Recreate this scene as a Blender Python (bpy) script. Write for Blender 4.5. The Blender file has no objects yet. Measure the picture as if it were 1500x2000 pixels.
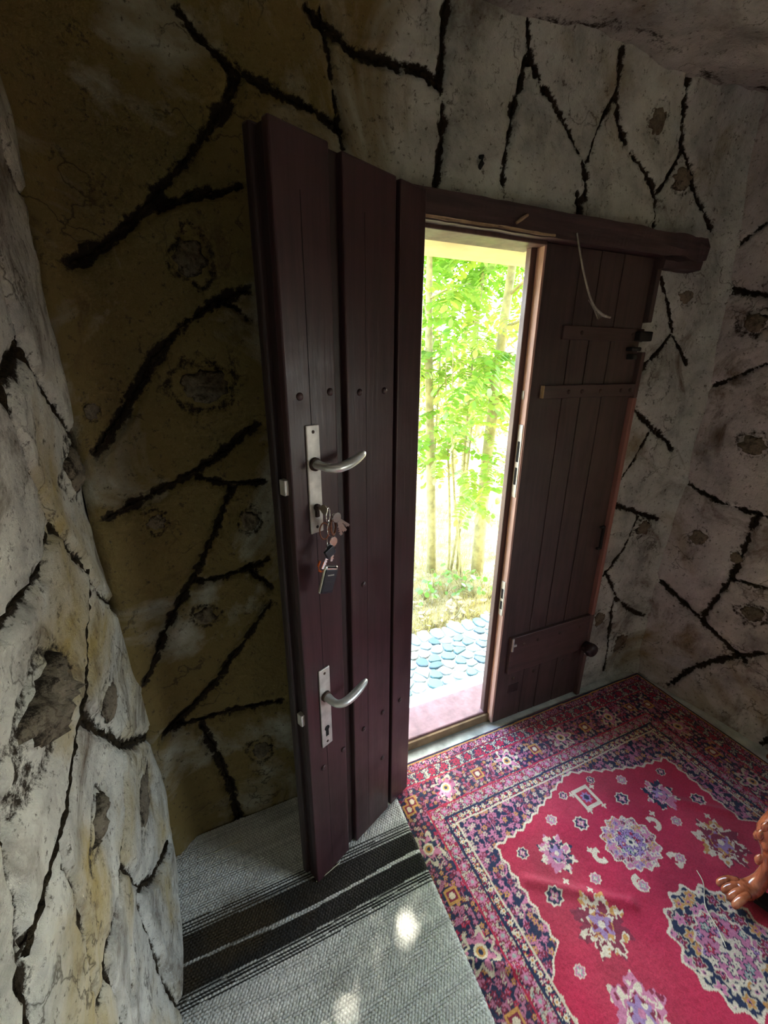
import bpy, bmesh, math, random
import numpy as np
from mathutils import Vector, Matrix

rng = np.random.default_rng(7)
random.seed(7)
S = bpy.context.scene
COL = S.collection

# ---------------------------------------------------------------- camera
# room frame: door wall is y = 0 (outdoors y > 0), x to the right along it, z up
F_PX, PITCH, ROLL, CAM_H, YAW = 840.0, math.radians(19.3), math.radians(0.4), 1.6, math.radians(24)
CAM = np.array([-0.672, -1.239, CAM_H])

def ray(x, y):
    dx, dy = x - 750.0, 1000.0 - y
    c, s = math.cos(ROLL), math.sin(ROLL)
    dx, dy = c * dx - s * dy, s * dx + c * dy
    d = (dx, F_PX * math.cos(PITCH) + dy * math.sin(PITCH), dy * math.cos(PITCH) - F_PX * math.sin(PITCH))
    c, s = math.cos(YAW), math.sin(YAW)
    return np.array([d[0] * c + d[1] * s, -d[0] * s + d[1] * c, d[2]])

def on_floor(x, y, z=0.0):
    d = ray(x, y); return CAM + d * ((z - CAM[2]) / d[2])
def on_y(x, y, Y=0.0):
    d = ray(x, y); return CAM + d * ((Y - CAM[1]) / d[1])
def on_x(x, y, X=-0.905):
    d = ray(x, y); return CAM + d * ((X - CAM[0]) / d[0])
def on_right(x, y):
    d = ray(x, y); t = (1.383 - .107 * CAM[1] - CAM[0]) / (d[0] + .107 * d[1]); return CAM + d * t

cam_data = bpy.data.cameras.new('camera')
cam_data.sensor_fit = 'VERTICAL'; cam_data.sensor_height = 36.0
cam_data.lens = F_PX / 2000.0 * 36.0
cam_data.clip_start = 0.02
cam = bpy.data.objects.new('camera', cam_data); COL.objects.link(cam)
r0 = ray(750, 1000); ax = ray(751, 1000) - r0; ay = ray(750, 999) - r0; az = -r0 / np.linalg.norm(r0)
ax /= np.linalg.norm(ax); ay /= np.linalg.norm(ay)
cam.matrix_world = Matrix([[ax[i], ay[i], az[i], CAM[i]] for i in range(3)] + [[0, 0, 0, 1]])
S.camera = cam

# ---------------------------------------------------------------- world, sun, lights, exposure
SUN_AZ, SUN_EL = math.radians(45), math.radians(53)      # azimuth from +y towards +x
w = bpy.data.worlds.new('world'); S.world = w; w.use_nodes = True
nt = w.node_tree
bg = nt.nodes['Background']
sky = nt.nodes.new('ShaderNodeTexSky'); sky.sky_type = 'NISHITA'; sky.sun_disc = False
sky.sun_elevation = SUN_EL; sky.sun_rotation = SUN_AZ; sky.air_density = 1.4; sky.dust_density = 3.0
nt.links.new(sky.outputs[0], bg.inputs[0]); bg.inputs[1].default_value = 1.3
sun_d = bpy.data.lights.new('sun', 'SUN'); sun_d.energy = 19.0; sun_d.angle = math.radians(0.8); sun_d.color = (1, .93, .8)
sun = bpy.data.objects.new('sun', sun_d); COL.objects.link(sun)
sv = Vector((math.sin(SUN_AZ) * math.cos(SUN_EL), math.cos(SUN_AZ) * math.cos(SUN_EL), math.sin(SUN_EL)))
sun.rotation_euler = sv.to_track_quat('Z', 'Y').to_euler(); sun.location = (4, 5, 8)
# daylight through the window in the right-hand wall, behind the camera
al = bpy.data.lights.new('window_daylight', 'AREA'); al.shape = 'RECTANGLE'; al.size = 0.80; al.size_y = 0.86
al.energy = 8.0; al.color = (.80, .91, 1.0)
wl = bpy.data.objects.new('window_daylight', al); COL.objects.link(wl)
wl.location = (1.70, -1.90, 1.25); wl.rotation_euler = (0, math.radians(50), math.radians(-12)); al.spread = math.radians(112)
S.view_settings.view_transform = 'Standard'; S.view_settings.look = 'None'
S.view_settings.gamma = 1.0; S.view_settings.use_curve_mapping = False
S.view_settings.exposure = 1.55
S.cycles.use_denoising = True
S.cycles.use_adaptive_sampling = True; S.cycles.adaptive_threshold = 0.03
S.cycles.max_bounces = 6; S.cycles.diffuse_bounces = 3; S.cycles.transmission_bounces = 4; S.cycles.transparent_max_bounces = 8
S.cycles.sample_clamp_indirect = 8.0

# ---------------------------------------------------------------- helpers
TAB = rng.random((256, 256))
def vnoise(x, y):
    x = np.asarray(x, float); y = np.asarray(y, float)
    xi = np.floor(x).astype(int); yi = np.floor(y).astype(int)
    fx = x - xi; fy = y - yi
    fx = fx * fx * (3 - 2 * fx); fy = fy * fy * (3 - 2 * fy)
    a = TAB[xi & 255, yi & 255]; b = TAB[(xi + 1) & 255, yi & 255]
    c = TAB[xi & 255, (yi + 1) & 255]; d = TAB[(xi + 1) & 255, (yi + 1) & 255]
    return (a * (1 - fx) + b * fx) * (1 - fy) + (c * (1 - fx) + d * fx) * fy - .5
def fbm(x, y, f, o=4, g=.5):
    r = 0; a = 1
    for i in range(o):
        r = r + a * vnoise(x * f + 17.3 * i, y * f + 9.1 * i); f *= 2; a *= g
    return r

def tag(o, label=None, cat=None, group=None, kind=None):
    if label: o['label'] = label
    if cat: o['category'] = cat
    if group: o['group'] = group
    if kind: o['kind'] = kind
    return o
def link(o, parent=None):
    COL.objects.link(o)
    if parent is not None: o.parent = parent
    return o
def empty(name, loc=(0, 0, 0), rz=0.0):
    o = bpy.data.objects.new(name, None); o.location = loc; o.rotation_euler = (0, 0, rz); o.empty_display_size = .05
    return link(o)
def mesh_obj(name, verts, faces, mat, parent=None, smooth=True):
    me = bpy.data.meshes.new(name)
    if isinstance(verts, np.ndarray) and isinstance(faces, np.ndarray):
        n, k = faces.shape
        me.vertices.add(len(verts)); me.vertices.foreach_set('co', verts.astype(np.float32).ravel())
        me.loops.add(n * k); me.loops.foreach_set('vertex_index', faces.astype(np.int32).ravel())
        me.polygons.add(n); me.polygons.foreach_set('loop_start', np.arange(0, n * k, k, dtype=np.int32))
        me.update(calc_edges=True)
    else:
        me.from_pydata([tuple(map(float, v)) for v in verts], [], [tuple(int(i) for i in f) for f in faces]); me.update()
    me.validate()
    if smooth: me.polygons.foreach_set('use_smooth', [True] * len(me.polygons))
    if mat: me.materials.append(mat)
    return link(bpy.data.objects.new(name, me), parent)
def bm_obj(name, bm, mat, parent=None, smooth=False):
    me = bpy.data.meshes.new(name); bm.to_mesh(me); bm.free()
    if smooth: me.polygons.foreach_set('use_smooth', [True] * len(me.polygons))
    if mat: me.materials.append(mat)
    return link(bpy.data.objects.new(name, me), parent)
def add_box(bm, x0, x1, y0, y1, z0, z1, bevel=0.0, seg=2):
    r = bmesh.ops.create_cube(bm, size=1.0)
    for v in r['verts']:
        v.co = Vector((x0 + (v.co.x + .5) * (x1 - x0), y0 + (v.co.y + .5) * (y1 - y0), z0 + (v.co.z + .5) * (z1 - z0)))
    if bevel > 0:
        es = list({e for v in r['verts'] for e in v.link_edges})
        bmesh.ops.bevel(bm, geom=es, offset=bevel, segments=seg, affect='EDGES', profile=.5)
def box(name, x0, x1, y0, y1, z0, z1, mat, parent=None, bevel=.003, seg=2):
    bm = bmesh.new(); add_box(bm, x0, x1, y0, y1, z0, z1, bevel, seg)
    return bm_obj(name, bm, mat, parent, smooth=False)
def tube_data(pts, radii, seg=10, flat=1.0, up=(0, 0, 1), cap=True):
    """tube through pts; flat squeezes the cross-section along the 'up' side"""
    pts = [Vector(p) for p in pts]; V = []; Fc = []; n = len(pts); up = Vector(up)
    for i, p in enumerate(pts):
        t = (pts[min(i + 1, n - 1)] - pts[max(i - 1, 0)]).normalized()
        a = up.cross(t)
        if a.length < 1e-4: a = Vector((1, 0, 0)).cross(t)
        a.normalize(); b = t.cross(a)
        r = radii[i] if hasattr(radii, '__len__') else radii
        for k in range(seg):
            an = 2 * math.pi * k / seg
            V.append(p + a * (r * math.cos(an)) + b * (r * flat * math.sin(an)))
    for i in range(n - 1):
        for k in range(seg):
            k2 = (k + 1) % seg
            Fc.append((i * seg + k, i * seg + k2, (i + 1) * seg + k2, (i + 1) * seg + k))
    if cap:
        Fc.append(tuple(range(seg - 1, -1, -1))); Fc.append(tuple((n - 1) * seg + k for k in range(seg)))
    return V, Fc
def tube(name, pts, radii, mat, parent=None, seg=10, flat=1.0, up=(0, 0, 1)):
    V, Fc = tube_data(pts, radii, seg, flat, up)
    return mesh_obj(name, V, Fc, mat, parent)
def smooth_path(pts, n=6):
    P = [Vector(p) for p in pts]; out = []
    for i in range(len(P) - 1):
        p0 = P[max(i - 1, 0)]; p1 = P[i]; p2 = P[i + 1]; p3 = P[min(i + 2, len(P) - 1)]
        for k in range(n):
            t = k / n
            out.append(.5 * ((2 * p1) + (p2 - p0) * t + (2 * p0 - 5 * p1 + 4 * p2 - p3) * t * t + (3 * p1 - p0 - 3 * p2 + p3) * t ** 3))
    out.append(P[-1]); return out
def lerp_list(vals, m):
    return list(np.interp(np.linspace(0, len(vals) - 1, m), range(len(vals)), vals))
def copy_obj(o, parent=None):
    c = o.copy(); COL.objects.link(c); c.parent = parent
    return c

# ---------------------------------------------------------------- materials
def new_mat(name):
    m = bpy.data.materials.new(name); m.use_nodes = True
    n = m.node_tree; b = n.nodes['Principled BSDF']
    return m, n, b
def N(n, t, **kw):
    x = n.nodes.new(t)
    for k, v in kw.items():
        if k in x.inputs.keys() if isinstance(k, str) else False: x.inputs[k].default_value = v
        else: setattr(x, k, v)
    return x
def coords(n, scale=(1, 1, 1)):
    tc = n.nodes.new('ShaderNodeTexCoord'); mp = n.nodes.new('ShaderNodeMapping')
    mp.inputs['Scale'].default_value = scale
    n.links.new(tc.outputs['Object'], mp.inputs[0]); return mp.outputs[0]
def noise(n, vec, scale, detail=4, rough=.55, dist=0.0):
    x = n.nodes.new('ShaderNodeTexNoise'); x.inputs['Scale'].default_value = scale
    x.inputs['Detail'].default_value = detail; x.inputs['Roughness'].default_value = rough; x.inputs['Distortion'].default_value = dist
    n.links.new(vec, x.inputs['Vector']); return x.outputs['Fac']
def ramp(n, fac, stops):
    x = n.nodes.new('ShaderNodeValToRGB'); e = x.color_ramp.elements
    while len(e) < len(stops): e.new(.5)
    for i, (p, c) in enumerate(stops):
        e[i].position = p; e[i].color = (*c, 1) if len(c) == 3 else c
    n.links.new(fac, x.inputs[0]); return x.outputs[0]
def mixc(n, fac, a, b, mode='MIX'):
    x = n.nodes.new('ShaderNodeMix'); x.data_type = 'RGBA'; x.blend_type = mode
    for i, v in ((0, fac), (6, a), (7, b)):
        if hasattr(v, 'is_linked'): n.links.new(v, x.inputs[i])
        elif i == 0: x.inputs[0].default_value = v
        else: x.inputs[i].default_value = (*v, 1)
    return x.outputs[2]
def bump(n, b, h, strength=.4, dist=.01):
    x = n.nodes.new('ShaderNodeBump'); x.inputs['Strength'].default_value = strength; x.inputs['Distance'].default_value = dist
    n.links.new(h, x.inputs['Height']); n.links.new(x.outputs[0], b.inputs['Normal'])
def attr(n, name, out='Fac'):
    x = n.nodes.new('ShaderNodeAttribute'); x.attribute_name = name; return x.outputs[out]
def simple(name, c, rough=.6, metal=0.0, var=.25, scale=8.0, bstr=.15, stretch=(1, 1, 1), bdist=.004, spec=.5):
    m, n, b = new_mat(name); v = coords(n, stretch); f = noise(n, v, scale, 5)
    lo = tuple(x * (1 - var) for x in c); hi = tuple(min(1, x * (1 + var)) for x in c)
    n.links.new(ramp(n, f, [(.3, lo), (.7, hi)]), b.inputs['Base Color'])
    b.inputs['Roughness'].default_value = rough; b.inputs['Metallic'].default_value = metal
    b.inputs['Specular IOR Level'].default_value = spec
    if bstr: bump(n, b, noise(n, v, scale * 4, 4), bstr, bdist)
    return m

def plaster_mat(name, base=(.46, .45, .40), ochre=(.30, .225, .085), cover=.0, brown=.57):
    """cover: how much of the ochre coat is on the wall (the vertex attribute adds ochre and painted shade)"""
    m, n, b = new_mat(name); v = coords(n)
    def math2(op, a, c):
        x = n.nodes.new('ShaderNodeMath'); x.operation = op
        for i, q in enumerate((a, c)):
            if hasattr(q, 'is_linked'): n.links.new(q, x.inputs[i])
            else: x.inputs[i].default_value = q
        return x.outputs[0]
    c = ramp(n, noise(n, v, 6.0, 6, .68, .3), [(.30, tuple(x * .50 for x in base)), (.5, base), (.72, tuple(min(1, x * 1.35) for x in base))])
    g = math2('ADD', noise(n, v, 2.3, 6, .6, .8), math2('MULTIPLY', attr(n, 'glaze'), .24))
    c = mixc(n, ramp(n, math2('ADD', g, cover), [(.56, (0, 0, 0)), (.74, (1, 1, 1))]), c, ochre)
    br = ramp(n, noise(n, v, 3.6, 6, .72, 1.0), [(brown, (0, 0, 0)), (brown + .16, (.9, .9, .9))])
    c = mixc(n, br, c, (.115, .072, .036))
    fine_ = noise(n, v, 60, 5, .78)
    c = mixc(n, ramp(n, fine_, [(.57, (0, 0, 0)), (.66, (.85, .85, .85))]), c, (.07, .055, .035))
    # soft-edged black pitting and cracks
    vo = n.nodes.new('ShaderNodeTexVoronoi'); vo.feature = 'DISTANCE_TO_EDGE'; vo.inputs['Scale'].default_value = 7.0
    wv = n.nodes.new('ShaderNodeMix'); wv.data_type = 'VECTOR'; wv.inputs[0].default_value = .22
    nz = n.nodes.new('ShaderNodeTexNoise'); nz.inputs['Scale'].default_value = 9; nz.inputs['Detail'].default_value = 6; n.links.new(v, nz.inputs['Vector'])
    n.links.new(v, wv.inputs[4]); n.links.new(nz.outputs['Color'], wv.inputs[5]); n.links.new(wv.outputs[1], vo.inputs['Vector'])
    cr = ramp(n, vo.outputs['Distance'], [(.0, (1, 1, 1)), (.022, (0, 0, 0))])
    crm = ramp(n, noise(n, v, 4.5, 3), [(.52, (0, 0, 0)), (.6, (.8, .8, .8))])
    c = mixc(n, math2('MULTIPLY', cr, crm), c, (.05, .038, .022))
    d = math2('ADD', attr(n, 'dirt'), math2('MULTIPLY', math2('SUBTRACT', noise(n, v, 75, 4, .8), .5), 1.5))
    dm = ramp(n, math2('MULTIPLY', d, math2('GREATER_THAN', attr(n, 'dirt'), .02)), [(.34, (0, 0, 0)), (.62, (1, 1, 1))])
    c = mixc(n, dm, c, (.028, .020, .011))
    n.links.new(c, b.inputs['Base Color']); b.inputs['Roughness'].default_value = .85; b.inputs['Specular IOR Level'].default_value = .25
    bump(n, b, noise(n, v, 20, 7, .76), .9, .016)
    return m
M_FRONT = plaster_mat('grotto_plaster_front', (.50, .515, .47), (.22, .165, .062))
M_LEFT = plaster_mat('grotto_plaster_left', (.60, .585, .50), (.42, .32, .12), .06, .50)
M_RIGHT = plaster_mat('grotto_plaster_right', (.52, .48, .46), (.28, .20, .095), .03, .53)
M_CEIL = plaster_mat('grotto_plaster_ceiling', (.46, .45, .42), (.2, .16, .09), -.05)
M_JOINT = simple('dark_joint_mortar', (.030, .022, .012), .95, var=.7, scale=60, bstr=.8, bdist=.01, spec=.1)
M_BOSS = plaster_mat('rough_knob_plaster', (.20, .165, .115), (.15, .10, .04), -.02, .52)
M_OUT = simple('outer_cream_render', (.62, .52, .28), .85, var=.15)

def wood_mat(name, c, rough=.42, grain_axis=2, var=.45, bstr=.25):
    m, n, b = new_mat(name); sc = [14, 14, 14]; sc[grain_axis] = .9
    v = coords(n, sc); f = noise(n, v, 3.0, 8, .65, .3)
    n.links.new(ramp(n, f, [(.28, tuple(x * (1 - var) for x in c)), (.5, c), (.75, tuple(x * (1 + var) for x in c))]), b.inputs['Base Color'])
    rr = ramp(n, noise(n, coords(n), 9, 4), [(.3, (rough - .08,) * 3), (.7, (rough + .15,) * 3)]); n.links.new(rr, b.inputs['Roughness'])
    bump(n, b, f, bstr, .004); return m
M_DOOR = wood_mat('maroon_painted_wood', (.042, .017, .020), .36)
M_DOOR_D = wood_mat('dark_edge_wood', (.022, .010, .010), .45)
M_DOOR_R = wood_mat('worn_brown_painted_wood', (.050, .028, .026), .50)
M_DOOR_H = wood_mat('worn_brown_batten_wood', (.056, .029, .027), .48, 0)
M_EDGE = wood_mat('reddish_bare_edge_wood', (.25, .105, .082), .5)
M_LIT_EDGE = wood_mat('lit_edge_wood', (.50, .30, .24), .5)  # edge wood lightened to paint in the door light it catches
M_LIP = wood_mat('dark_rebate_wood', (.085, .045, .038), .5)
M_LINTEL = wood_mat('old_dark_beam_wood', (.055, .030, .030), .6, 0, .6, .6)
M_PALE = simple('pale_wood', (.42, .30, .18), .8, scale=30)
M_SILL = simple('pinkish_worn_sill', (.19, .10, .11), .6, scale=18, var=.3)
M_SILLF = simple('raw_sill_front', (.20, .13, .07), .8, scale=14, var=.35)
M_ALU = simple('dull_aluminium', (.62, .64, .62), .38, .75, var=.2, scale=25, bstr=.05)
M_PLATE = simple('painted_steel_plate', (.52, .50, .47), .42, .35, var=.25, scale=30, bstr=.08)
M_BLACK = simple('black_iron', (.012, .011, .010), .55, .3, var=.4)
M_IRON = simple('rusty_iron', (.055, .032, .024), .6, .4, var=.5, scale=40)
M_HOLE = simple('dark_hole', (.004, .003, .003), .9, bstr=0)
M_FLOOR = simple('pale_concrete', (.46, .50, .46), .8, scale=14, var=.35, bstr=.4)
M_WEB = simple('dusty_cobweb', (.30, .29, .26), .95, scale=60, var=.3)
M_PLASTIC = simple('black_plastic', (.018, .022, .03), .3, bstr=0)
M_CHROME = simple('chrome', (.75, .75, .75), .18, 1.0, var=.1, bstr=0)
M_BRASS = simple('nickel_key', (.55, .50, .40), .3, .9, var=.15, bstr=0)
M_ORANGE = simple('orange_cord', (.75, .14, .02), .4, bstr=0)
M_WHITE = simple('white_print', (.8, .8, .8), .5, bstr=0)
M_LEATHER = simple('brown_leather_tag', (.16, .05, .02), .55, bstr=.1)

def col_mat(name, rough=.95, bscale=500, bs=.4, sheen=.3):
    m, n, b = new_mat(name); v = coords(n); c = attr(n, 'Col', 'Color')
    f = ramp(n, noise(n, v, 240, 3, .6), [(.3, (.72, .72, .72)), (.7, (1.15, 1.15, 1.15))])
    n.links.new(mixc(n, 1.0, c, f, 'MULTIPLY'), b.inputs['Base Color'])
    b.inputs['Roughness'].default_value = rough; b.inputs['Specular IOR Level'].default_value = .15
    b.inputs['Sheen Weight'].default_value = sheen
    bump(n, b, noise(n, v, bscale, 3, .6), bs, .003); return m
M_RUG = col_mat('persian_rug_pile', sheen=.12)
M_RAG = col_mat('woven_rag_cotton', bscale=900, bs=.2, sheen=.1)

def leaf_mat(name, c, tr):
    m = bpy.data.materials.new(name); m.use_nodes = True; n = m.node_tree
    for x in list(n.nodes): n.nodes.remove(x)
    out = n.nodes.new('ShaderNodeOutputMaterial'); d = n.nodes.new('ShaderNodeBsdfDiffuse'); t = n.nodes.new('ShaderNodeBsdfTranslucent')
    g = n.nodes.new('ShaderNodeBsdfGlossy'); g.inputs['Roughness'].default_value = .35
    v = coords(n); f = noise(n, v, 3, 3)
    n.links.new(ramp(n, f, [(.3, tuple(x * .8 for x in c)), (.7, tuple(x * 1.2 for x in c))]), d.inputs[0])
    n.links.new(ramp(n, f, [(.3, tuple(x * .8 for x in tr)), (.7, tuple(x * 1.2 for x in tr))]), t.inputs[0])
    m1 = n.nodes.new('ShaderNodeMixShader'); m1.inputs[0].default_value = .55
    m2 = n.nodes.new('ShaderNodeMixShader'); m2.inputs[0].default_value = .06
    n.links.new(d.outputs[0], m1.inputs[1]); n.links.new(t.outputs[0], m1.inputs[2])
    n.links.new(m1.outputs[0], m2.inputs[1]); n.links.new(g.outputs[0], m2.inputs[2]); n.links.new(m2.outputs[0], out.inputs[0]); return m
M_LEAF = leaf_mat('locust_leaf', (.10, .26, .045), (.30, .52, .05))
M_LEAF2 = leaf_mat('locust_leaf_pale', (.16, .30, .06), (.42, .56, .07))
M_GRASS = leaf_mat('dry_grass', (.38, .32, .12), (.40, .36, .10))
M_BARK = simple('young_green_bark', (.30, .27, .12), .8, scale=20, var=.35, bstr=.5)
M_SOIL = simple('dry_soil_litter', (.33, .27, .15), .95, scale=9, var=.5, bstr=.8, bdist=.03)
M_LITTER = simple('fallen_dry_leaf', (.55, .40, .22), .9, scale=12, var=.4)

# ---------------------------------------------------------------- wall shaping
def grid_faces(nu, nv):
    i = np.arange(nu - 1)[:, None] * nv + np.arange(nv - 1)[None, :]
    return np.stack([i, i + nv, i + nv + 1, i + 1], -1)
def seg_dist(U, V, poly):
    d = np.full(U.shape, 9.0)
    for (a, b), (c, e) in zip(poly[:-1], poly[1:]):
        du, dv = c - a, e - b; L = du * du + dv * dv + 1e-12
        t = np.clip(((U - a) * du + (V - b) * dv) / L, 0, 1)
        d = np.minimum(d, np.hypot(U - a - t * du, V - b - t * dv))
    return d
def fine(a, b, step): return list(np.arange(a, b, step))

class Wall:
    """relief surface over a flat base; to_uv maps photo pixels onto the base, place puts (u, v, height) in the room"""
    def __init__(s, name, place, pix, seed, amp=.018):
        s.name, s.place, s.pix, s.seed, s.amp = name, place, pix, seed, amp; s.joints = []; s.bosses = []
    def base(s, U, V):
        return s.amp * (1.6 * fbm(U + s.seed, V + 3, 1.7, 3) + .55 * fbm(U + s.seed, V + 8, 7, 3)) + s.extra(U, V)
    jw = 1.0
    def extra(s, U, V): return 0 * U
    def glaze(s, U, V): return 0 * U  # ochre glaze, with painted shade on the front wall
    def joint(s, wpx, *pts):
        uv = [s.pix(x, y) for x, y in pts]; k = len(uv) // 2
        a = np.array(s.pix(pts[k][0] + 1, pts[k][1])) - np.array(s.pix(*pts[k])); c = np.array(s.pix(pts[k][0], pts[k][1] + 1)) - np.array(s.pix(*pts[k]))
        px = math.sqrt(abs(a[0] * c[1] - a[1] * c[0]))
        s.joints.append((uv, max(.006, wpx * px * s.jw)))
    def boss(s, x, y, rx, ry, h=.012, dark=.7):
        u, v = s.pix(x, y); u2, v2 = s.pix(x + rx, y); u3, v3 = s.pix(x, y + ry)
        s.bosses.append((u, v, math.hypot(u2 - u, v2 - v), math.hypot(u3 - u, v3 - v), h, dark))
    def build(s, us, vs, mat, hole=None):
        U, V = np.meshgrid(np.array(us), np.array(vs), indexing='ij')
        H = s.base(U, V); D = np.zeros_like(U)
        jit = fbm(U + 5, V + s.seed, 30, 4, .8) * .014
        for uv, wd in s.joints:
            a = np.array(uv); m = .06
            msk = (U > a[:, 0].min() - m) & (U < a[:, 0].max() + m) & (V > a[:, 1].min() - m) & (V < a[:, 1].max() + m)
            if not msk.any(): continue
            d = np.clip(seg_dist(U[msk], V[msk], uv) + jit[msk] * min(1, wd / .018), 0, 9)
            g = np.clip(1 - d / (wd * .95), 0, 1) ** .7
            H[msk] -= g * min(.020, wd * .9)
            D[msk] = np.maximum(D[msk], np.clip(1.15 - d / (wd * .68), 0, 1))
        for (u, v, ru, rv, h, dk) in s.bosses:
            r = np.hypot((U - u) / ru, (V - v) / rv) * (1 + .5 * fbm(U, V + u, 30, 2))
            ring = np.exp(-((r - 1.0) / .25) ** 2)
            H += -ring * h * .35 + np.exp(-(r / .6) ** 2) * h * .1
            D = np.maximum(D, np.maximum(ring * dk * .8, np.clip(1.1 - r, 0, 1) * dk * .7))
        P = s.place(U, V, H).reshape(-1, 3); Fc = grid_faces(len(us), len(vs))
        if hole is not None:
            u0, u1, v0, v1 = hole
            uc = (np.array(us)[:-1] + np.array(us)[1:]) / 2; vc = (np.array(vs)[:-1] + np.array(vs)[1:]) / 2
            keep = ~(((uc > u0) & (uc < u1))[:, None] & ((vc > v0) & (vc < v1))[None, :])
            Fc = Fc[keep]
        Fc = Fc.reshape(-1, 4)
        o = mesh_obj(s.name, P, Fc, mat)
        g_ = o.data.attributes.new('glaze', 'FLOAT', 'POINT'); g_.data.foreach_set('value', s.glaze(U, V).astype(np.float32).ravel())  # carries ochre glaze and, on the front wall, painted shade
        a = o.data.attributes.new('dirt', 'FLOAT', 'POINT'); a.data.foreach_set('value', D.astype(np.float32).ravel())
        s.obj = o
        for i, (uv, wd) in enumerate(s.joints):
            pts = []
            for (a, b), (c, e) in zip(uv[:-1], uv[1:]):
                k = max(2, int(math.hypot(c - a, e - b) / .005))
                for q in range(k): pts.append((a + (c - a) * q / k, b + (e - b) * q / k))
            pts.append(uv[-1]); p = np.array(pts); n = len(p)
            t = np.gradient(p, axis=0); t /= np.linalg.norm(t, axis=1)[:, None] + 1e-9; nn = np.stack([-t[:, 1], t[:, 0]], 1)
            wob = fbm(p[:, 0] + i, p[:, 1], 25, 4, .8) * .007
            hw = wd * np.clip(.16 + .45 * fbm(p[:, 0], p[:, 1] + i * 3, 60, 3, .8), .06, .5) * np.minimum(1, .35 + np.minimum(np.arange(n), np.arange(n)[::-1]) / 6)
            VV = []
            for k, f in enumerate((-1, -.5, 0, .5, 1)):
                q = p + nn * (wob + hw * f)[:, None]
                hh = s.base(q[:, 0], q[:, 1]) - min(.020, wd * .9) * ((1.0 if abs(f) == 1 else .62 if f else .5) if wd > .014 else (.75 if abs(f) == 1 else .15)) + fbm(q[:, 0], q[:, 1] + 2, 90, 2) * .006
                VV.append(s.place(q[:, 0], q[:, 1], hh))
            VV = np.concatenate(VV); fc = []
            for k in range(4):
                for j in range(n - 1): fc.append((k * n + j, k * n + j + 1, (k + 1) * n + j + 1, (k + 1) * n + j))
            mesh_obj('joint', VV, np.array(fc), M_JOINT, o)
        for i, (u, v, ru, rv, h, dk) in enumerate(s.bosses):
            if dk < .5: continue
            nr, na = 11, 30; VV = []; R_, A_ = np.meshgrid(np.linspace(0, 1, nr), np.linspace(0, 2 * np.pi, na, endpoint=False), indexing='ij')
            wb = 1 + .5 * fbm(2 * np.cos(A_) + i, 2 * np.sin(A_), 1.3, 2)
            uu = u + ru * .78 * R_ * np.cos(A_) * wb; vv = v + rv * .78 * R_ * np.sin(A_) * wb
            hh = s.base(uu, vv) + h * (1.35 * np.sqrt(np.clip(1 - R_ ** 2, 0, 1)) - .35) + fbm(uu + i, vv, 70, 4, .7) * h * .9 * (1 - R_ ** 4)
            P2 = s.place(uu, vv, hh).reshape(-1, 3); fc = []
            for a in range(nr - 1):
                for b in range(na): fc.append((a * na + b, a * na + (b + 1) % na, (a + 1) * na + (b + 1) % na, (a + 1) * na + b))
            bo = mesh_obj('plaster_knob', P2, np.array(fc), M_BOSS, o)
            at = bo.data.attributes.new('dirt', 'FLOAT', 'POINT'); at.data.foreach_set('value', (dk * (.25 + .6 * R_ ** 3 + .5 * fbm(uu, vv + i, 45, 3))).astype(np.float32).ravel())
        return o

def cove(z, z0, amt): return amt * np.clip((z - z0) / .4, 0, 1) ** 2
FW = Wall('wall_front', lambda u, v, h: np.stack([u, -h, v], -1), lambda x, y: (lambda p: (p[0], p[2]))(on_y(x, y)), 1.0)
FW.glaze = lambda U, V: np.clip((.05 - U) / .35, 0, 1) + .0 * V  # ochre glaze on the left, its colour darkened to paint in shade too
FW.extra = lambda U, V: cove(V, 2.28, .16) + .05 * np.exp(-((U + .905) / .05) ** 2) + .04 * np.exp(-((U - 1.40) / .06) ** 2) \
    - .03 * np.clip((U - .98) / .2, 0, 1) * np.clip(1.9 - V, 0, 1) * 0
LW = Wall('wall_left', lambda u, v, h: np.stack([-.905 + h, u, v], -1), lambda x, y: (lambda p: (p[1], p[2]))(on_x(x, y)), 31.0, .021)
LW.jw = 1.4
LW.extra = lambda U, V: cove(V, 2.3, .14) + .012 * fbm(U + 3, V, 3.1, 2)
RW = Wall('wall_right', lambda u, v, h: np.stack([1.383 - .107 * u - h, u, v], -1), lambda x, y: (lambda p: (p[1], p[2]))(on_right(x, y)), 57.0)
RW.extra = lambda U, V: cove(V, 2.25, .16)

J = FW.joint
J(22, (345, 0), (400, 70), (455, 118), (530, 160), (600, 200), (645, 225), (672, 255))
J(28, (460, 140), (440, 200), (385, 275), (355, 312), (300, 382), (230, 455), (140, 520))
J(20, (315, 395), (350, 385), (390, 375), (470, 362))
J(24, (482, 565), (420, 590), (350, 640), (300, 700), (250, 790), (195, 880))
J(14, (438, 592), (460, 600), (482, 622))
J(20, (502, 830), (440, 885), (380, 925), (300, 965), (215, 1002))
J(11, (385, 935), (440, 945), (520, 945))
J(15, (455, 955), (425, 1030), (390, 1110), (350, 1180), (310, 1265), (285, 1320))
J(12, (385, 1140), (440, 1130), (490, 1118), (528, 1100))
J(10, (490, 1120), (510, 1135), (532, 1152))
J(14, (532, 1183), (480, 1260), (420, 1340), (370, 1390), (320, 1430))
J(11, (320, 1430), (400, 1410), (470, 1390), (550, 1378))
J(14, (395, 1425), (430, 1490), (455, 1550), (467, 1605))
J(13, (625, 5), (640, 70), (650, 150), (665, 240), (673, 285))
J(20, (600, 0), (660, 60), (700, 100), (760, 115), (830, 140), (855, 160))
J(15, (870, 5), (865, 80), (860, 160), (868, 240), (862, 300), (855, 372))
J(9, (1018, 40), (1030, 100))
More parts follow.
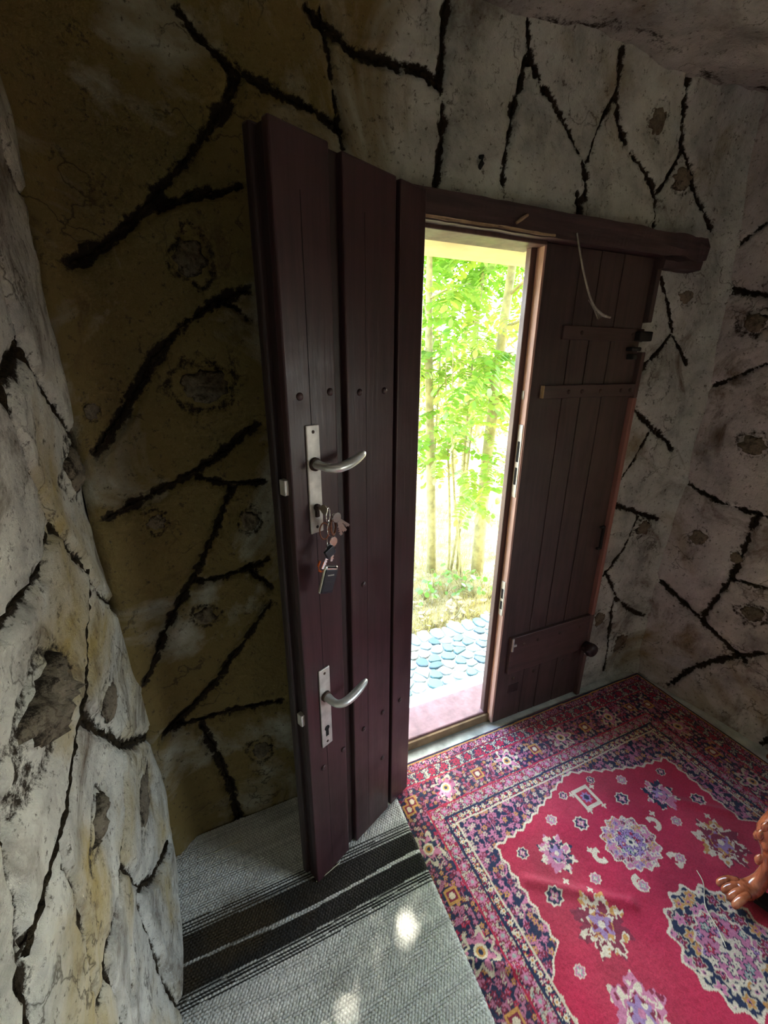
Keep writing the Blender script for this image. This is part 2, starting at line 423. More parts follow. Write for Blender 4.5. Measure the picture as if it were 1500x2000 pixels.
J(13, (1030, 103), (1015, 180), (998, 260), (988, 320), (986, 384))
J(11, (1035, 105), (1060, 160), (1100, 220), (1130, 280), (1145, 320), (1148, 385))
J(8, (1200, 190), (1170, 260), (1153, 310))
J(9, (1200, 110), (1205, 180), (1215, 240), (1240, 300), (1270, 350), (1285, 385), (1285, 440))
J(7, (1335, 290), (1310, 340), (1290, 372))
J(11, (1330, 160), (1335, 280), (1355, 340), (1380, 400), (1396, 445))
J(13, (1130, 375), (1138, 425))
J(6, (1298, 540), (1305, 590), (1318, 650))
J(8, (1318, 652), (1290, 690), (1240, 735))
J(5, (1320, 658), (1332, 685), (1345, 712))
J(9, (1232, 785), (1260, 820), (1300, 860), (1312, 876))
J(6, (1268, 845), (1240, 900), (1197, 968))
J(7, (1197, 985), (1250, 1003), (1285, 1015))
J(6, (1250, 1008), (1215, 1080), (1190, 1120), (1162, 1155))
J(7, (1190, 1122), (1210, 1170), (1235, 1195), (1252, 1201))
J(6, (1204, 1172), (1195, 1240), (1182, 1310))
for a in [(400, 755, 60, 45, .02), (372, 505, 40, 50, .014), (402, 1205, 26, 20, .012), (490, 1022, 24, 26, .012), (512, 1465, 22, 20, .01),
          (306, 1018, 24, 20, .01), (745, 270, 30, 36, .006, .45), (920, 190, 22, 45, .006, .4), (1065, 320, 25, 45, .007, .35), (1195, 345, 25, 40, .007, .35),
          (1282, 240, 18, 35, .008, .55), (1335, 350, 26, 30, .008, .6), (1255, 1030, 14, 16, .008), (1262, 930, 22, 25, .006, .35), (1175, 1210, 13, 14, .008, .55),
          (1213, 1255, 14, 18, .008, .6), (1290, 740, 18, 40, .006, .45), (1338, 580, 16, 16, .006, .55), (185, 800, 16, 20, .008)]: FW.boss(*a)
J = RW.joint
J(8, (1500, 436), (1450, 475), (1396, 505))
J(14, (1394, 508), (1390, 535), (1420, 560), (1450, 570), (1500, 578))
J(8, (1500, 710), (1450, 730), (1400, 750), (1337, 771))
J(10, (1306, 912), (1340, 945), (1400, 980), (1480, 1005), (1500, 1010))
J(12, (1476, 1008), (1455, 1070), (1420, 1140), (1370, 1205))
J(10, (1266, 1112), (1310, 1155), (1365, 1208), (1420, 1260), (1450, 1292))
J(6, (1428, 1130), (1465, 1140), (1500, 1150))
J(10, (1302, 1340), (1350, 1305), (1420, 1285), (1500, 1278))
J(9, (1478, 1462), (1500, 1440))
for a in [(1478, 630, 30, 25, .014), (1470, 870, 35, 25, .012, .6), (1365, 1050, 22, 18, .008, .55), (1470, 1200, 30, 20, .012), (1325, 1235, 22, 25, .008, .35), (1440, 1090, 16, 14, .006, .5)]: RW.boss(*a)
J = LW.joint
J(12, (0, 505), (30, 590), (62, 670))
J(24, (62, 672), (50, 710), (25, 735), (0, 742))
J(9, (66, 680), (100, 760), (150, 840), (182, 900))
J(13, (15, 745), (50, 840), (70, 900), (100, 960), (125, 1020))
J(9, (0, 255), (20, 320), (60, 400), (78, 480))
J(14, (120, 1022), (110, 1110), (80, 1160), (50, 1210), (0, 1270))
J(8, (125, 1015), (150, 1060), (180, 1100), (200, 1150), (235, 1185))
J(6, (185, 1110), (185, 1200), (185, 1300), (175, 1400), (160, 1500), (140, 1600), (110, 1750), (90, 1850))
J(20, (0, 1290), (15, 1400), (45, 1490), (55, 1600), (62, 1690), (75, 1800), (90, 1900), (105, 2000))
J(8, (180, 1390), (215, 1420), (260, 1450), (300, 1435), (318, 1428))
J(7, (250, 1452), (250, 1550), (248, 1650), (240, 1750), (220, 1850), (205, 1980))
J(10, (140, 1665), (165, 1750), (185, 1850), (203, 1960))
J(7, (245, 1680), (275, 1715), (290, 1728), (310, 1710), (325, 1640))
J(8, (280, 1730), (305, 1830), (325, 1920), (342, 1985))
J(10, (265, 1860), (268, 1990))
J(8, (215, 1870), (245, 1990))
for a in [(120, 1360, 45, 82, .028), (205, 1592, 17, 38, .014), (158, 920, 16, 48, .012), (225, 1370, 14, 40, .008, .55), (285, 1555, 14, 45, .008, .6), (50, 1560, 20, 60, .008, .35)]: LW.boss(*a)

us = fine(-.93, 1.42, .0068) + [1.42]; vs = fine(-.02, 2.62, .0075) + [2.62]
wf = FW.build(us, vs, M_FRONT, hole=(-.125, .952, -1, 1.975))
tag(wf, 'grotto style plaster wall around the double door with dark carved joints', 'wall', kind='structure')
us = fine(-3.1, -1.15, .05) + fine(-1.15, .02, .0055) + [.02]; vs = fine(-.02, 2.62, .0075) + [2.62]
wl_ = LW.build(us, vs, M_LEFT)
tag(wl_, 'pale cream grotto plaster wall with a big brown knob', 'wall', kind='structure')
us = fine(-3.1, -.95, .05) + fine(-.95, .04, .0065) + [.04]
wr_ = RW.build(us, vs, M_RIGHT, hole=(-2.33, -1.47, .8, 1.72))
tag(wr_, 'greyish brown grotto plaster wall in the corner beyond the shut door leaf', 'wall', kind='structure')

# ceiling: lumpy plaster
xs = np.linspace(-.95, 1.75, 150); ys = np.linspace(-3.1, .05, 170)
X, Y = np.meshgrid(xs, ys, indexing='ij')
Z = 2.485 + .07 * fbm(X + 4, Y + 2, 1.3, 3) + .035 * fbm(X, Y, 6, 3) - .05 * np.exp(-(((X - .95) / .45) ** 2 + ((Y + .30) / .22) ** 2)) + .10 * np.clip((.1 - X) / .6, 0, 1)
ce = mesh_obj('ceiling', np.stack([X, Y, Z], -1).reshape(-1, 3), grid_faces(150, 170).reshape(-1, 4)[:, ::-1].copy(), M_CEIL)
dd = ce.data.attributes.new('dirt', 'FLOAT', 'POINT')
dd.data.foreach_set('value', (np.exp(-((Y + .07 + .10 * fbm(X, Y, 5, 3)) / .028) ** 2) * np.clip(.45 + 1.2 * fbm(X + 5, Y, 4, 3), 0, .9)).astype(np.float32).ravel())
tag(ce, 'lumpy rough plaster ceiling curving down to the walls', 'ceiling', kind='structure')
# floor slab
fl = box('floor', -1.0, 1.8, -3.15, .30, -.10, 0.0, M_FLOOR, bevel=0)
tag(fl, 'pale worn concrete floor showing as a strip at the door sill', 'floor', kind='structure')
wb = box('wall_back', -1.0, 1.9, -3.25, -3.07, 0, 2.7, M_CEIL, bevel=0); tag(wb, 'plain plaster wall facing the door', 'wall', kind='structure')
win = empty('window_1', (1.62, -1.90, 1.26)); tag(win, 'small wooden window with a middle bar letting daylight onto the rugs', 'window', kind='structure')
for a in [(-.47, -.41, -.50, .50), (.41, .47, -.50, .50), (-.41, .41, .44, .50), (-.41, .41, -.50, -.44), (-.02, .02, -.44, .44)]:
    box('window_frame', -.07, .02, a[0], a[1], a[2], a[3], M_DOOR_R, win, .004)
# masonry outside, roof slab
wo = empty('wall_outer', (0, 0, 0)); tag(wo, 'thick outer masonry with cream render around the door opening', 'wall', kind='structure')
for nm, a in [('masonry', (-1.2, -.13, .06, .30, -.15, 2.75)), ('masonry', (.965, 1.8, .06, .30, -.15, 2.75)), ('outer_lintel', (-.13, .965, .09, .30, 1.955, 2.75))]:
    box(nm, *a, M_OUT, wo, .004)
box('masonry', -1.2, -.98, -3.3, .06, -.15, 2.75, M_OUT, wo, 0); [box('masonry', 1.80, 1.95, a, b, c, d, M_OUT, wo, 0) for a, b, c, d in ((-3.3, -2.36, -.15, 2.75), (-1.44, .06, -.15, 2.75), (-2.36, -1.44, -.15, .78), (-2.36, -1.44, 1.74, 2.75))]
rf = box('roof', -1.3, 2.0, -3.35, .42, 2.72, 2.85, M_OUT, bevel=.01); tag(rf, 'flat cream roof slab over the room', 'roof', kind='structure')

# ---------------------------------------------------------------- door frame
fr = empty('door_frame', (0, 0, 0)); tag(fr, 'dark old timber frame around the double door with a heavy lintel beam', 'door frame', kind='structure')
def rough_beam(name, x0, x1, y0, y1, z0, z1, mat, parent, n=60, amp=.006, taper=None):
    V = []; Fc = []; prof = []
    ring = [(y0, z0), (y0, (z0 + z1) / 2), (y0, z1), ((y0 + y1) / 2, z1), (y1, z1), (y1, z0), ((y0 + y1) / 2, z0)]
    m = len(ring)
    for i in range(n + 1):
        x = x0 + (x1 - x0) * i / n
        for k, (y, z) in enumerate(ring):
            a = amp * (taper(x) if taper else 1)
            V.append((x, y + 2 * a * float(fbm(x + k, y * 3 + k, 9, 3)), z + 2 * a * float(fbm(x + 3 + k * 2, z, 9, 3))))
    for i in range(n):
        for k in range(m):
            k2 = (k + 1) % m; Fc.append((i * m + k, (i + 1) * m + k, (i + 1) * m + k2, i * m + k2))
    Fc.append(tuple(range(m))); Fc.append(tuple(n * m + k for k in range(m - 1, -1, -1)))
    o = mesh_obj(name, V, Fc, mat, parent, smooth=False); return o
rough_beam('lintel', -.16, 1.165, -.050, .06, 1.962, 2.035, M_LINTEL, fr, 90, .003, lambda x: 1 + 5 * max(0, (x - .9) / .25))
rough_beam('lintel_end', .945, 1.155, -.046, .03, 1.928, 1.975, M_LINTEL, fr, 30, .010)
box('head_rail', -.07, .43, -.02, .09, 1.950, 1.972, M_LIP, fr, .003)
rough_beam('pale_strip', -.07, .428, -.053, -.04, 1.966, 1.973, M_PALE, fr, 50, .003)  # thin pale strip along the lintel's lower edge
box('jamb', -.15, -.085, -.10, .09, 0.0, 1.97, M_LIP, fr, .004)          # post that carries the open leaf
def strip(z0, z1, mat, y0=-.030):
    return box('jamb', .947, .968, y0, .06, z0, z1, mat, fr, .003)
strip(1.745, 1.945, M_DOOR_R); strip(.47, 1.47, M_EDGE); strip(.0, .47, M_LIP); strip(1.47, 1.64, M_LIP)
sill = box('sill', -.12, .95, .022, .185, .0, .056, M_SILL, fr, .006)
box('sill_front', -.12, .95, .010, .024, .004, .046, M_SILLF, fr, .003)
# pale plug and cobweb on the lintel
p = on_y(1018, 428, -.052)
wp = tube('wall_plug', [p + np.array((-.018, -.002, -.012)), p, p + np.array((.02, -.004, .012))], [.004, .0055, .004], M_PALE, seg=8)
tag(wp, 'short pale peg stuck slantwise on the dark lintel', 'peg')
pts = [on_y(1127, 455, -.054), on_y(1134, 500, -.06), on_y(1143, 545, -.065), on_y(1156, 590, -.06), on_y(1172, 612, -.05), on_y(1192, 620, -.045)]
pp = smooth_path(pts, 6)
cw = empty('cobweb_strand', pts[0]); tag(cw, 'dusty cobweb strand hanging from the lintel over the shut door leaf', 'cobweb')
off = Vector(pts[0])
tube('strand', [q - off for q in pp], lerp_list([.0022, .003, .003, .004, .006, .004], len(pp)), M_WEB, cw, seg=6)
for k in range(7):
    a = pp[-14 + k] - off; b = pp[-5] - off
    tube('thread', [a + Vector((-.012 + .004 * k, -.002, -.004)), (a + b) / 2 + Vector((-.012, 0, -.008 - .002 * k)), b], .0011, M_WEB, cw, seg=4)
# hinges of the shut leaf live with the frame
hg = on_y(1258, 657, -.04)
hb = empty('hinge', (0, 0, 0)); hb.parent = fr
def hinge_block(px, py, w_, h_, d_=.03):
    c = on_y(px, py, -.03); return box('hinge_block', c[0] - w_ / 2, c[0] + w_ / 2, -.03 - d_ / 2, .02, c[2] - h_ / 2, c[2] + h_ / 2, M_BLACK, fr, .004)
bpy.data.objects.remove(hb)
hinge_block(1256, 657, .068, .034); hinge_block(1240, 682, .05, .014, .02); hinge_block(1236, 697, .024, .02, .02)
bk = empty('iron_staple', on_y(1172, 1050, -.032)); tag(bk, 'small black iron staple on the jamb beside the shut leaf', 'staple')
for a in [(-.012, .012, .045, .055), (-.012, .012, -.055, -.045), (.004, .014, -.055, .055)]:
    box('bar', a[0], a[1], -.008, .004, a[2], a[3], M_BLACK, bk, .002)
kb = on_y(1148, 1265, -.045)
kn = empty('hinge_knob', kb); tag(kn, 'rounded dark wooden turn knob low beside the shut leaf', 'knob')
V, Fc = tube_data([(0, .06, -.004), (0, .0, 0), (0, -.02, .0), (0, -.034, .0), (0, -.040, 0)], [.022, .028, .034, .030, .018], 16)
mesh_obj('knob_head', V, Fc, M_DOOR_D, kn)
tube('metal_rim', [(.026 * math.cos(t), -.010, -.012 + .026 * math.sin(t)) for t in np.linspace(math.pi * 1.05, math.pi * 1.95, 10)], .003, M_CHROME, kn, seg=6)

# ---------------------------------------------------------------- shut right leaf
d2 = empty('door_2', (.428, -.012, 0)); tag(d2, 'shut brown plank door leaf with horizontal battens and lock plates on its edge', 'door', kind='structure')
LH = 1.962
box('core', 0.002, .515, .014, .050, .012, LH, M_LIP, d2, .002)
box('rebate_lip', -.022, .03, .036, .062, .030, LH - .01, M_LIP, d2, .003)
box('edge_stile', 0.0, .010, .001, .036, .012, LH, M_LIT_EDGE, d2, .002)
for a, b in [(.008, .158), (.1605, .250), (.2535, .360), (.364, .515)]:
    box('board', a, b, 0.0, .016, .010, LH - .002, M_DOOR_R, d2, .0025)
def batten(x0, x1, z0, z1, th=.016, lean=0.0, mat=M_DOOR_H):
    return box('batten', x0, x1, -th, .002, z0, z1, mat, d2, .003)
batten(.115, .52, 1.676, 1.722, .010)
b2 = batten(.054, .517, 1.478, 1.524, .018)
b3 = batten(.048, .517, .282, .472, .016)
box('lit_end', .0525, .056, -.017, .001, 1.479, 1.523, M_PALE, d2, .001)  # pale colour paints door light onto the batten's end
box('metal_catch', .052, .060, -.022, -.010, .405, .470, M_PLATE, d2, .001)
box('metal_catch', .052, .076, -.022, -.014, .428, .438, M_PLATE, d2, .001)
def bolt(parent, x, z, y, r=.007, mat=M_IRON, name='bolt'):
    V, Fc = tube_data([(x, y + .004, z), (x, y - .002, z), (x, y - .0045, z)], [r, r, r * .55], 10)
    return mesh_obj(name, V, Fc, mat, parent, smooth=False)
for x in (.17, .235, .33, .44, .49): bolt(d2, x, 1.50, -.018, .008)
for x in (.12, .20, .33, .45): bolt(d2, x, .425, -.016, .008)
for x in (.10, .22, .40): bolt(d2, x, .235, .0, .009)
for x in (.20, .46): bolt(d2, x, 1.70, -.010, .007)
def edge_plate(z0, z1):
    box('strike_plate', -.0025, .001, .006, .030, z0, z1, M_PLATE, d2, .001)
    for f0, f1 in ((.18, .42), (.50, .78)):
        box('strike_hole', -.0032, 0, .012, .024, z0 + (z1 - z0) * f0, z0 + (z1 - z0) * f1, M_HOLE, d2, 0)
edge_plate(1.11, 1.385); edge_plate(.585, .745)
for z in (1.49,): box('strike_plate', -.0025, .001, .020, .034, z - .015, z + .015, M_PLATE, d2, .001)
box('splintered_patch', .075, .135, -.003, .002, .155, .20, M_DOOR_D, d2, .002)

# ---------------------------------------------------------------- open left leaf
ANG = math.atan2(-.182, -.411)
d1 = empty('door_1', (-.078, -.148, 0), ANG); tag(d1, 'open maroon plank door leaf with two lever handles and a key bunch', 'door', kind='structure')
Z0, Z1, LW_ = .022, 1.992, .449
# local: +x hinge -> free edge, +y towards the camera side, face at y = 0
box('core', .004, LW_ - .006, -.044, -.016, Z0, Z1, M_DOOR_D, d1, .002)
box('edge_stile', LW_ - .060, LW_ + .012, -.064, -.040, Z0 + .012, Z1 + .004, M_DOOR_D, d1, .006)
box('edge_stile', LW_ - .030, LW_ - .002, -.044, -.006, Z0, Z1, M_DOOR_D, d1, .004)
for a, b in [(.0, .098), (.112, .278), (.312, LW_)]:
    box('board', a, b, -.020, 0.0, Z0, Z1 + (.004 if a > .3 else 0), M_DOOR, d1, .004)
box('back_boards', .0, LW_ - .05, -.060, -.042, Z0 + .01, Z1, M_DOOR_D, d1, .003)
for x0, x1 in ((.386, .3875), (.215, .216)):
    box('crack', x0, x1, -.001, .0004, Z0 + .02, 1.9, M_HOLE, d1, 0)
for x, z in [(.403, .479), (.313 + .012, .484), (.237, .497), (.148, .498), (.147, .299), (.231, 1.012), (.414, 1.529), (.330, 1.535), (.150, 1.53), (.237, 1.53), (.059, .49)]:
    V, Fc = tube_data([(x, -.002, z), (x, .002, z), (x, .0045, z), (x, .0055, z)], [.0085, .0085, .006, .002], 12)
    mesh_obj('rivet', V, Fc, M_DOOR, d1)
def handle_set(zt, zb, zl, key, dz):
    xc = .387
    pl = box('handle_plate', xc - .0185, xc + .0185, 0.0, .005, zb, zt, M_PLATE, d1, .002)
    for z in (zt - .015, zb + .015):
        V, Fc = tube_data([(xc, .004, z), (xc, .0062, z)], [.0042, .0036], 10); mesh_obj('screw', V, Fc, M_IRON, pl)
    zk = zb + .055 if not key else zl - .108
    if not key:
        bm = bmesh.new(); add_box(bm, xc - .005, xc + .005, .004, .0058, zk - .020, zk + .004)
        r = bmesh.ops.create_cone(bm, cap_ends=True, segments=16, radius1=.0085, radius2=.0085, depth=.0018, matrix=Matrix.Translation((xc, .0049, zk + .008)) @ Matrix.Rotation(math.pi / 2, 4, 'X'))
        bm_obj('keyhole', bm, M_HOLE, pl)
    else:
        V, Fc = tube_data([(xc, .003, zk + .006), (xc, .012, zk + .006), (xc, .013, zk + .006)], [.0085, .0085, .006], 14); cy = mesh_obj('lock_cylinder', V, Fc, M_IRON, pl)
        box('cylinder_body', xc - .005, xc + .005, .003, .011, zk - .018, zk + .004, M_IRON, pl, .002)
    # lever
    lv = [(xc, .004, zl), (xc, .016, zl), (xc, .034, zl - .001), (xc - .006, .050, zl - .003), (xc - .024, .058, zl - .004), (xc - .052, .058, zl + .001 - .2 * dz), (xc - .082, .054, zl + .010 - .5 * dz), (xc - .106, .049, zl + .021 - .9 * dz), (xc - .117, .046, zl + .026 - dz)]
    pts = smooth_path(lv, 5)
    hd = tube('lever_handle', pts, lerp_list([.0125, .0125, .0110, .0115, .0130, .0130, .0120, .010, .005], len(pts)), M_ALU, d1, seg=14, flat=.85)
    V, Fc = tube_data([(xc, .004, zl), (xc, .011, zl), (xc, .013, zl)], [.0155, .0155, .012], 18); mesh_obj('rose', V, Fc, M_IRON, hd)
handle_set(1.468, 1.215, 1.381, True, .010)
handle_set(.822, .556, .732, False, .020)
for z in (1.335, .680):
    box('latch_bolt', LW_ - .004, LW_ + .010, -.032, -.012, z - .018, z + .018, M_PLATE, d1, .002)

# key bunch hanging from the upper lock (own thing)
kx, kz = .387, 1.279
kbm = Matrix.Translation((-.078, -.148, 0)) @ Matrix.Rotation(ANG, 4, 'Z') @ Matrix.Translation((kx, .02, kz))
kbn = empty('key_bunch'); kbn.matrix_world = kbm
tag(kbn, 'bunch of keys with black remote fob hanging from the upper lock', 'keys')
def key(parent, mtx, mat=M_BRASS, L=.05, name='key'):
    bm = bmesh.new()
    bmesh.ops.create_cone(bm, cap_ends=True, segments=16, radius1=.012, radius2=.012, depth=.0022)
    add_box(bm, .010, L, -.0032, .0032, -.0011, .0011)
    for q in range(4): add_box(bm, L - .026 + q * .006, L - .023 + q * .006, -.0058, -.003, -.0010, .0010)
    bmesh.ops.create_cone(bm, cap_ends=True, segments=10, radius1=.0035, radius2=.0035, depth=.0028, matrix=Matrix.Translation((-.006, 0, 0)))
    for v in bm.verts: v.co = mtx @ v.co
    return bm_obj(name, bm, mat, parent)
RM = lambda a, ax_: Matrix.Rotation(math.radians(a), 4, ax_)
T = lambda x, y, z: Matrix.Translation((x, y, z))
# local of bunch: x towards free edge (left in the photo), y to the room, z up
key(kbn, T(0, .012, 0) @ RM(90, 'Z') @ RM(180, 'Z') @ RM(90, 'X'), M_BRASS, .03)
def ring(cx, cy, cz, r, t, mat, tilt=0, name='ring', sx=1.0):
    m = T(cx, cy, cz) @ RM(tilt, 'Z')
    pts = [m @ Vector((sx * r * math.cos(a), 0, r * math.sin(a))) for a in np.linspace(0, 2 * math.pi, 25)]
    tube(name, pts, t, mat, kbn, seg=6, up=(0, 1, 0))
ring(-.004, .020, -.012, .016, .0014, M_CHROME, 35)
ring(-.006, .026, -.044, .018, .0014, M_CHROME, 10, sx=.7)
ring(.012, .024, -.046, .020, .0018, M_LEATHER, -20, sx=.55, name='leather_loop')
ring(-.012, .028, -.038, .022, .0026, M_LEATHER, 20, sx=.5, name='leather_loop')
for a, L in ((-38, .052), (-55, .050), (-62, .046), (-75, .048)):
    key(kbn, T(-.014, .030 - a * .0001, -.018) @ RM(90, 'X') @ RM(180 - a * -1, 'Z') if False else T(-.014, .030 - a * .00012, -.016) @ RM(180, 'Z') @ RM(-a, 'Y') @ RM(90, 'X'), M_CHROME, L)
for i, (x0, x1, z0) in enumerate([(.006, .008, -.062), (-.010, -.006, -.060), (-.018, -.014, -.060)]):
    tube('chain', [(x0, .026, z0), (x1, .028, z0 - .018), (x1 - .002, .027, z0 - .040)], .0014, M_CHROME, kbn, seg=5)
key(kbn, T(-.010, .028, -.078) @ RM(80, 'Y') @ RM(90, 'X'), M_CHROME, .048)
key(kbn, T(.004, .032, -.090) @ RM(60, 'Y') @ RM(90, 'X'), M_CHROME, .05)
bm = bmesh.new(); add_box(bm, -.014, .014, -.004, .004, -.011, .011, .002)
for v in bm.verts: v.co = (T(.008, .036, -.096) @ RM(25, 'Y')) @ v.co
bm_obj('black_tag', bm, M_PLASTIC, kbn)
tube('orange_hook', [(.030, .026, -.114), (.036, .026, -.124), (.034, .026, -.138), (.028, .026, -.142)], .0026, M_ORANGE, kbn, seg=6)
fm = T(.014, .032, -.166) @ RM(-20, 'Y')
def fobpart(name, x0, x1, y0, y1, z0, z1, mat, bev, parent):
    bm = bmesh.new(); add_box(bm, x0, x1, y0, y1, z0, z1, bev, 3)
    for v in bm.verts: v.co = fm @ v.co
    return bm_obj(name, bm, mat, parent)
fob = fobpart('remote_fob', -.0205, .0205, -.006, .0055, -.035, .035, M_CHROME, .005, kbn)
fobpart('fob_face', -.0188, .0188, .003, .0075, -.033, .026, M_PLASTIC, .002, fob)
fobpart('fob_button', -.0165, .0165, .0068, .0082, -.028, -.003, M_PLASTIC, .001, fob)
fobpart('fob_slot', -.014, .014, .0050, .0060, .029, .0325, M_HOLE, 0, fob)
tube('fob_lettering', [fm @ Vector((.011 - .0018 * i, .0082, .012 + .0016 * (-1) ** i + .0002 * i)) for i in range(12)], .0007, M_WHITE, fob, seg=4)

# ---------------------------------------------------------------- Persian rug
RX0, RX1, RY0, RY1 = -.265, 1.372, -.045, -2.45
RED = (.40, .022, .055); NAVY = (.018, .026, .060); CREAM = (.62, .53, .38); OCHRE = (.50, .25, .07); PINK = (.50, .17, .26); GREEN = (.30, .36, .30); WINE = (.20, .02, .045); LILAC = (.30, .18, .33); TEAL = (.05, .10, .16)
def cells(U, V, s, seed):
    a = U / s; b = V / s; ia = np.floor(a).astype(int); ib = np.floor(b).astype(int)
    best = np.full(U.shape, 9.0); idv = np.zeros(U.shape); du = np.zeros(U.shape); dv = np.zeros(U.shape)
    for p in (-1, 0, 1):
        for q in (-1, 0, 1):
            h1 = TAB[(ia + p + seed) & 255, (ib + q + 3 * seed) & 255]; h2 = TAB[(ib + q + 7 * seed) & 255, (ia + p + 5 * seed) & 255]
            x = ia + p + .2 + .6 * h1 - a; y = ib + q + .2 + .6 * h2 - b; d = np.hypot(x, y); m = d < best
            best = np.where(m, d, best); idv = np.where(m, (h1 * 7.3 + h2 * 3.1) % 1, idv); du = np.where(m, x, du); dv = np.where(m, y, dv)
    return best, idv, np.arctan2(dv, du)
def build_rug():
    nx, ny = 520, 600
    xs = np.linspace(RX0, RX1, nx); ys = np.concatenate([np.linspace(RY0, -1.30, 480), np.linspace(-1.31, RY1, 120)])
    X, Y = np.meshgrid(xs, ys, indexing='ij')
    wx = X + .004 * fbm(X, Y, 14, 2); wy = Y + .004 * fbm(X + 9, Y, 14, 2)
    U = wx - RX0; V = RY0 - wy; Wd = RX1 - RX0; Ln = RY0 - RY1
    C = np.zeros(X.shape + (3,)); C[:] = RED
    def put(m, c): C[m] = c
    dU = np.minimum(U, Wd - U); dV = np.minimum(V, Ln - V); d = np.minimum(dU, dV); A = np.where(dU < dV, V, U)
    rr = lambda c, k: tuple(x * k for x in c)
    def flowers(mask, s, seed, pal, outline, thr=.42):
        b, i, th = cells(U, V, s, seed); pet = thr * (1 + .28 * np.cos(5 * th + i * 20))
        put(mask & (b < pet * 1.28), outline)
        for k, c in enumerate(pal): put(mask & (b < pet) & (i >= k / len(pal)) & (i < (k + 1) / len(pal)), c)
        put(mask & (b < pet * .42), pal[0]); put(mask & (b < pet * .22), NAVY)
    def vines(mask, s, seed, c, w=.10):
        n = fbm(U + seed, V + seed * 2, 1 / s, 2); put(mask & (np.abs(n) < w * .5), c)
    def band(a, b, base, pal, s, seed, outline):
        m = (d >= a) & (d < b); put(m, base); vines(m, s * 1.2, seed, outline, .12); flowers(m, s, seed, pal, outline, .38)
        dc = (a + b) / 2; p = (b - a) * 1.25; t = (A / p) % 1 - .5; rad = np.hypot(t * p, d - dc) / (b - a)
        an = np.arctan2(d - dc, t * p); put(m & (rad < .40 * (1 + .22 * np.cos(6 * an))), outline); put(m & (rad < .31 * (1 + .25 * np.cos(6 * an))), pal[0]); put(m & (rad < .13), pal[-1])
    # field spandrels
    xm = (RX0 + RX1) / 2
    sx = np.abs(X - xm); sv = np.minimum(V, Ln - V)
    inner = d >= .297
    zig = .012 * np.abs(((A / .035) % 1) - .5)
    top = np.interp(sx, [0, .06, .16, .31, .436, .60], [.302, .318, .355, .40, .415, .418]) + .022 * np.abs((sx * 22) % 1 - .5)
    side = np.interp(sv, [0, .70, .76, 9], [.436, .436, .515, .515]) + .022 * np.abs((sv * 22) % 1 - .5)
    field = inner & (sv > top) & (sx < side)
    sp = inner & ~field
    put(sp, NAVY); vines(sp, .030, 3, PINK, .14); flowers(sp, .024, 5, [PINK, OCHRE, rr(CREAM, .8), WINE], rr(PINK, .5), .31)
    edge = sp & (((top - sv) > 0) & ((top - sv) < .008) & (sx < side + .008) | ((sx - side) > 0) & ((sx - side) < .008) & (sv > top - .008)); put(edge, CREAM)
    # field shading by nap: slight red variation
    f = fbm(X, Y, 9, 3); C[field] = np.array(RED) * (1 + .35 * f[field])[:, None]
    def local(cx, cy): 
        a = X - cx; b = Y - cy; return np.hypot(a, b), np.arctan2(b, a), a, b
    def rosette(cx, cy, R, c1, c2, c3, k=8):
        r, t, a, b = local(cx, cy); jag = 1 + .16 * np.cos(k * t) + .07 * np.cos(3 * k * t + 1)
        m = r < R * jag; put(m & field, c1)
        n = fbm(X * 1 + cx, Y, 55, 2)
        put(m & (n > .10), c2); put(m & (n < -.22), c3)
        put((r < R * .62 * jag) & (r > R * .54 * jag), c2); put((r < R * .45), c3); put((r < R * .40 * (1 + .25 * np.cos(6 * t))), LILAC); put((r < R * .40) & (n > .05), c2); put(r < R * .14, c1)
    def star(cx, cy, R, body=NAVY, rim=CREAM, mid=PINK):
        r, t, a, b = local(cx, cy); g = np.abs(a) * .8 + np.abs(b) * .95; q = np.maximum(np.abs(a), np.abs(b)) * 1.28
        sh = np.minimum(g, q); put(sh < R, rim); put(sh < R * .80, body); put(r < R * .46 * (1 + .35 * np.cos(4 * t)), mid); put(r < R * .25 * (1 + .3 * np.cos(4 * t)), CREAM); put(r < R * .10, RED)
    def medal(cx, cy, R, body, rim, mid, k=4, sq=1.0):
        r, t, a, b = local(cx, cy); sh = (.62 * np.maximum(np.abs(a) * sq, np.abs(b)) + .48 * (np.abs(a) * sq + np.abs(b)) * .9) * (1 + .07 * np.cos(16 * t))
        m = sh < R; put(m, rim); m2 = sh < R * .94; put(m2, body)
        flowers(m2, R * .22, int(R * 1000) % 90, [mid, CREAM, OCHRE, WINE], rr(rim, .75), .36)
        m3 = sh < R * .52; put(sh < R * .56, rim); put(m3, mid); flowers(m3, R * .17, 11, [CREAM, LILAC, RED, GREEN], NAVY, .34)
        put(r < R * .15 * (1 + .3 * np.cos(6 * t)), CREAM); put(r < R * .07, NAVY)
    def mir(fn, cx, cy, *a):
        fn(cx, cy, *a); fn(2 * xm - cx, cy, *a)
    medal(xm, -.95, .165, NAVY, CREAM, PINK)
    medal(xm, -1.26, .150, NAVY, CREAM, PINK)
    medal(xm, -.640, .098, PINK, CREAM, LILAC, 4, .9)
    # hooks beside the pink medallion
    for sgn in (-1, 1):
        for cx, cy in ((xm + sgn * .135, -.628), (xm + sgn * .085, -.74)):
            r, t, a, b = local(cx, cy); put((r < .026) & (r > .010) & (a * sgn > -.008), CREAM)
    r, t, a, b = local(xm - .008, -.455); g = np.maximum(np.abs(a) , np.abs(b) * .95)
    put(g < .040, CREAM); put(g < .028, RED); put(r < .018 * (1 + .25 * np.cos(8 * t)), LILAC); put(r < .010, NAVY)
    mir(rosette, .288, -.563, .056, CREAM, PINK, NAVY, 8)
    mir(rosette, .262, -.768, .074, CREAM, WINE, OCHRE, 8)
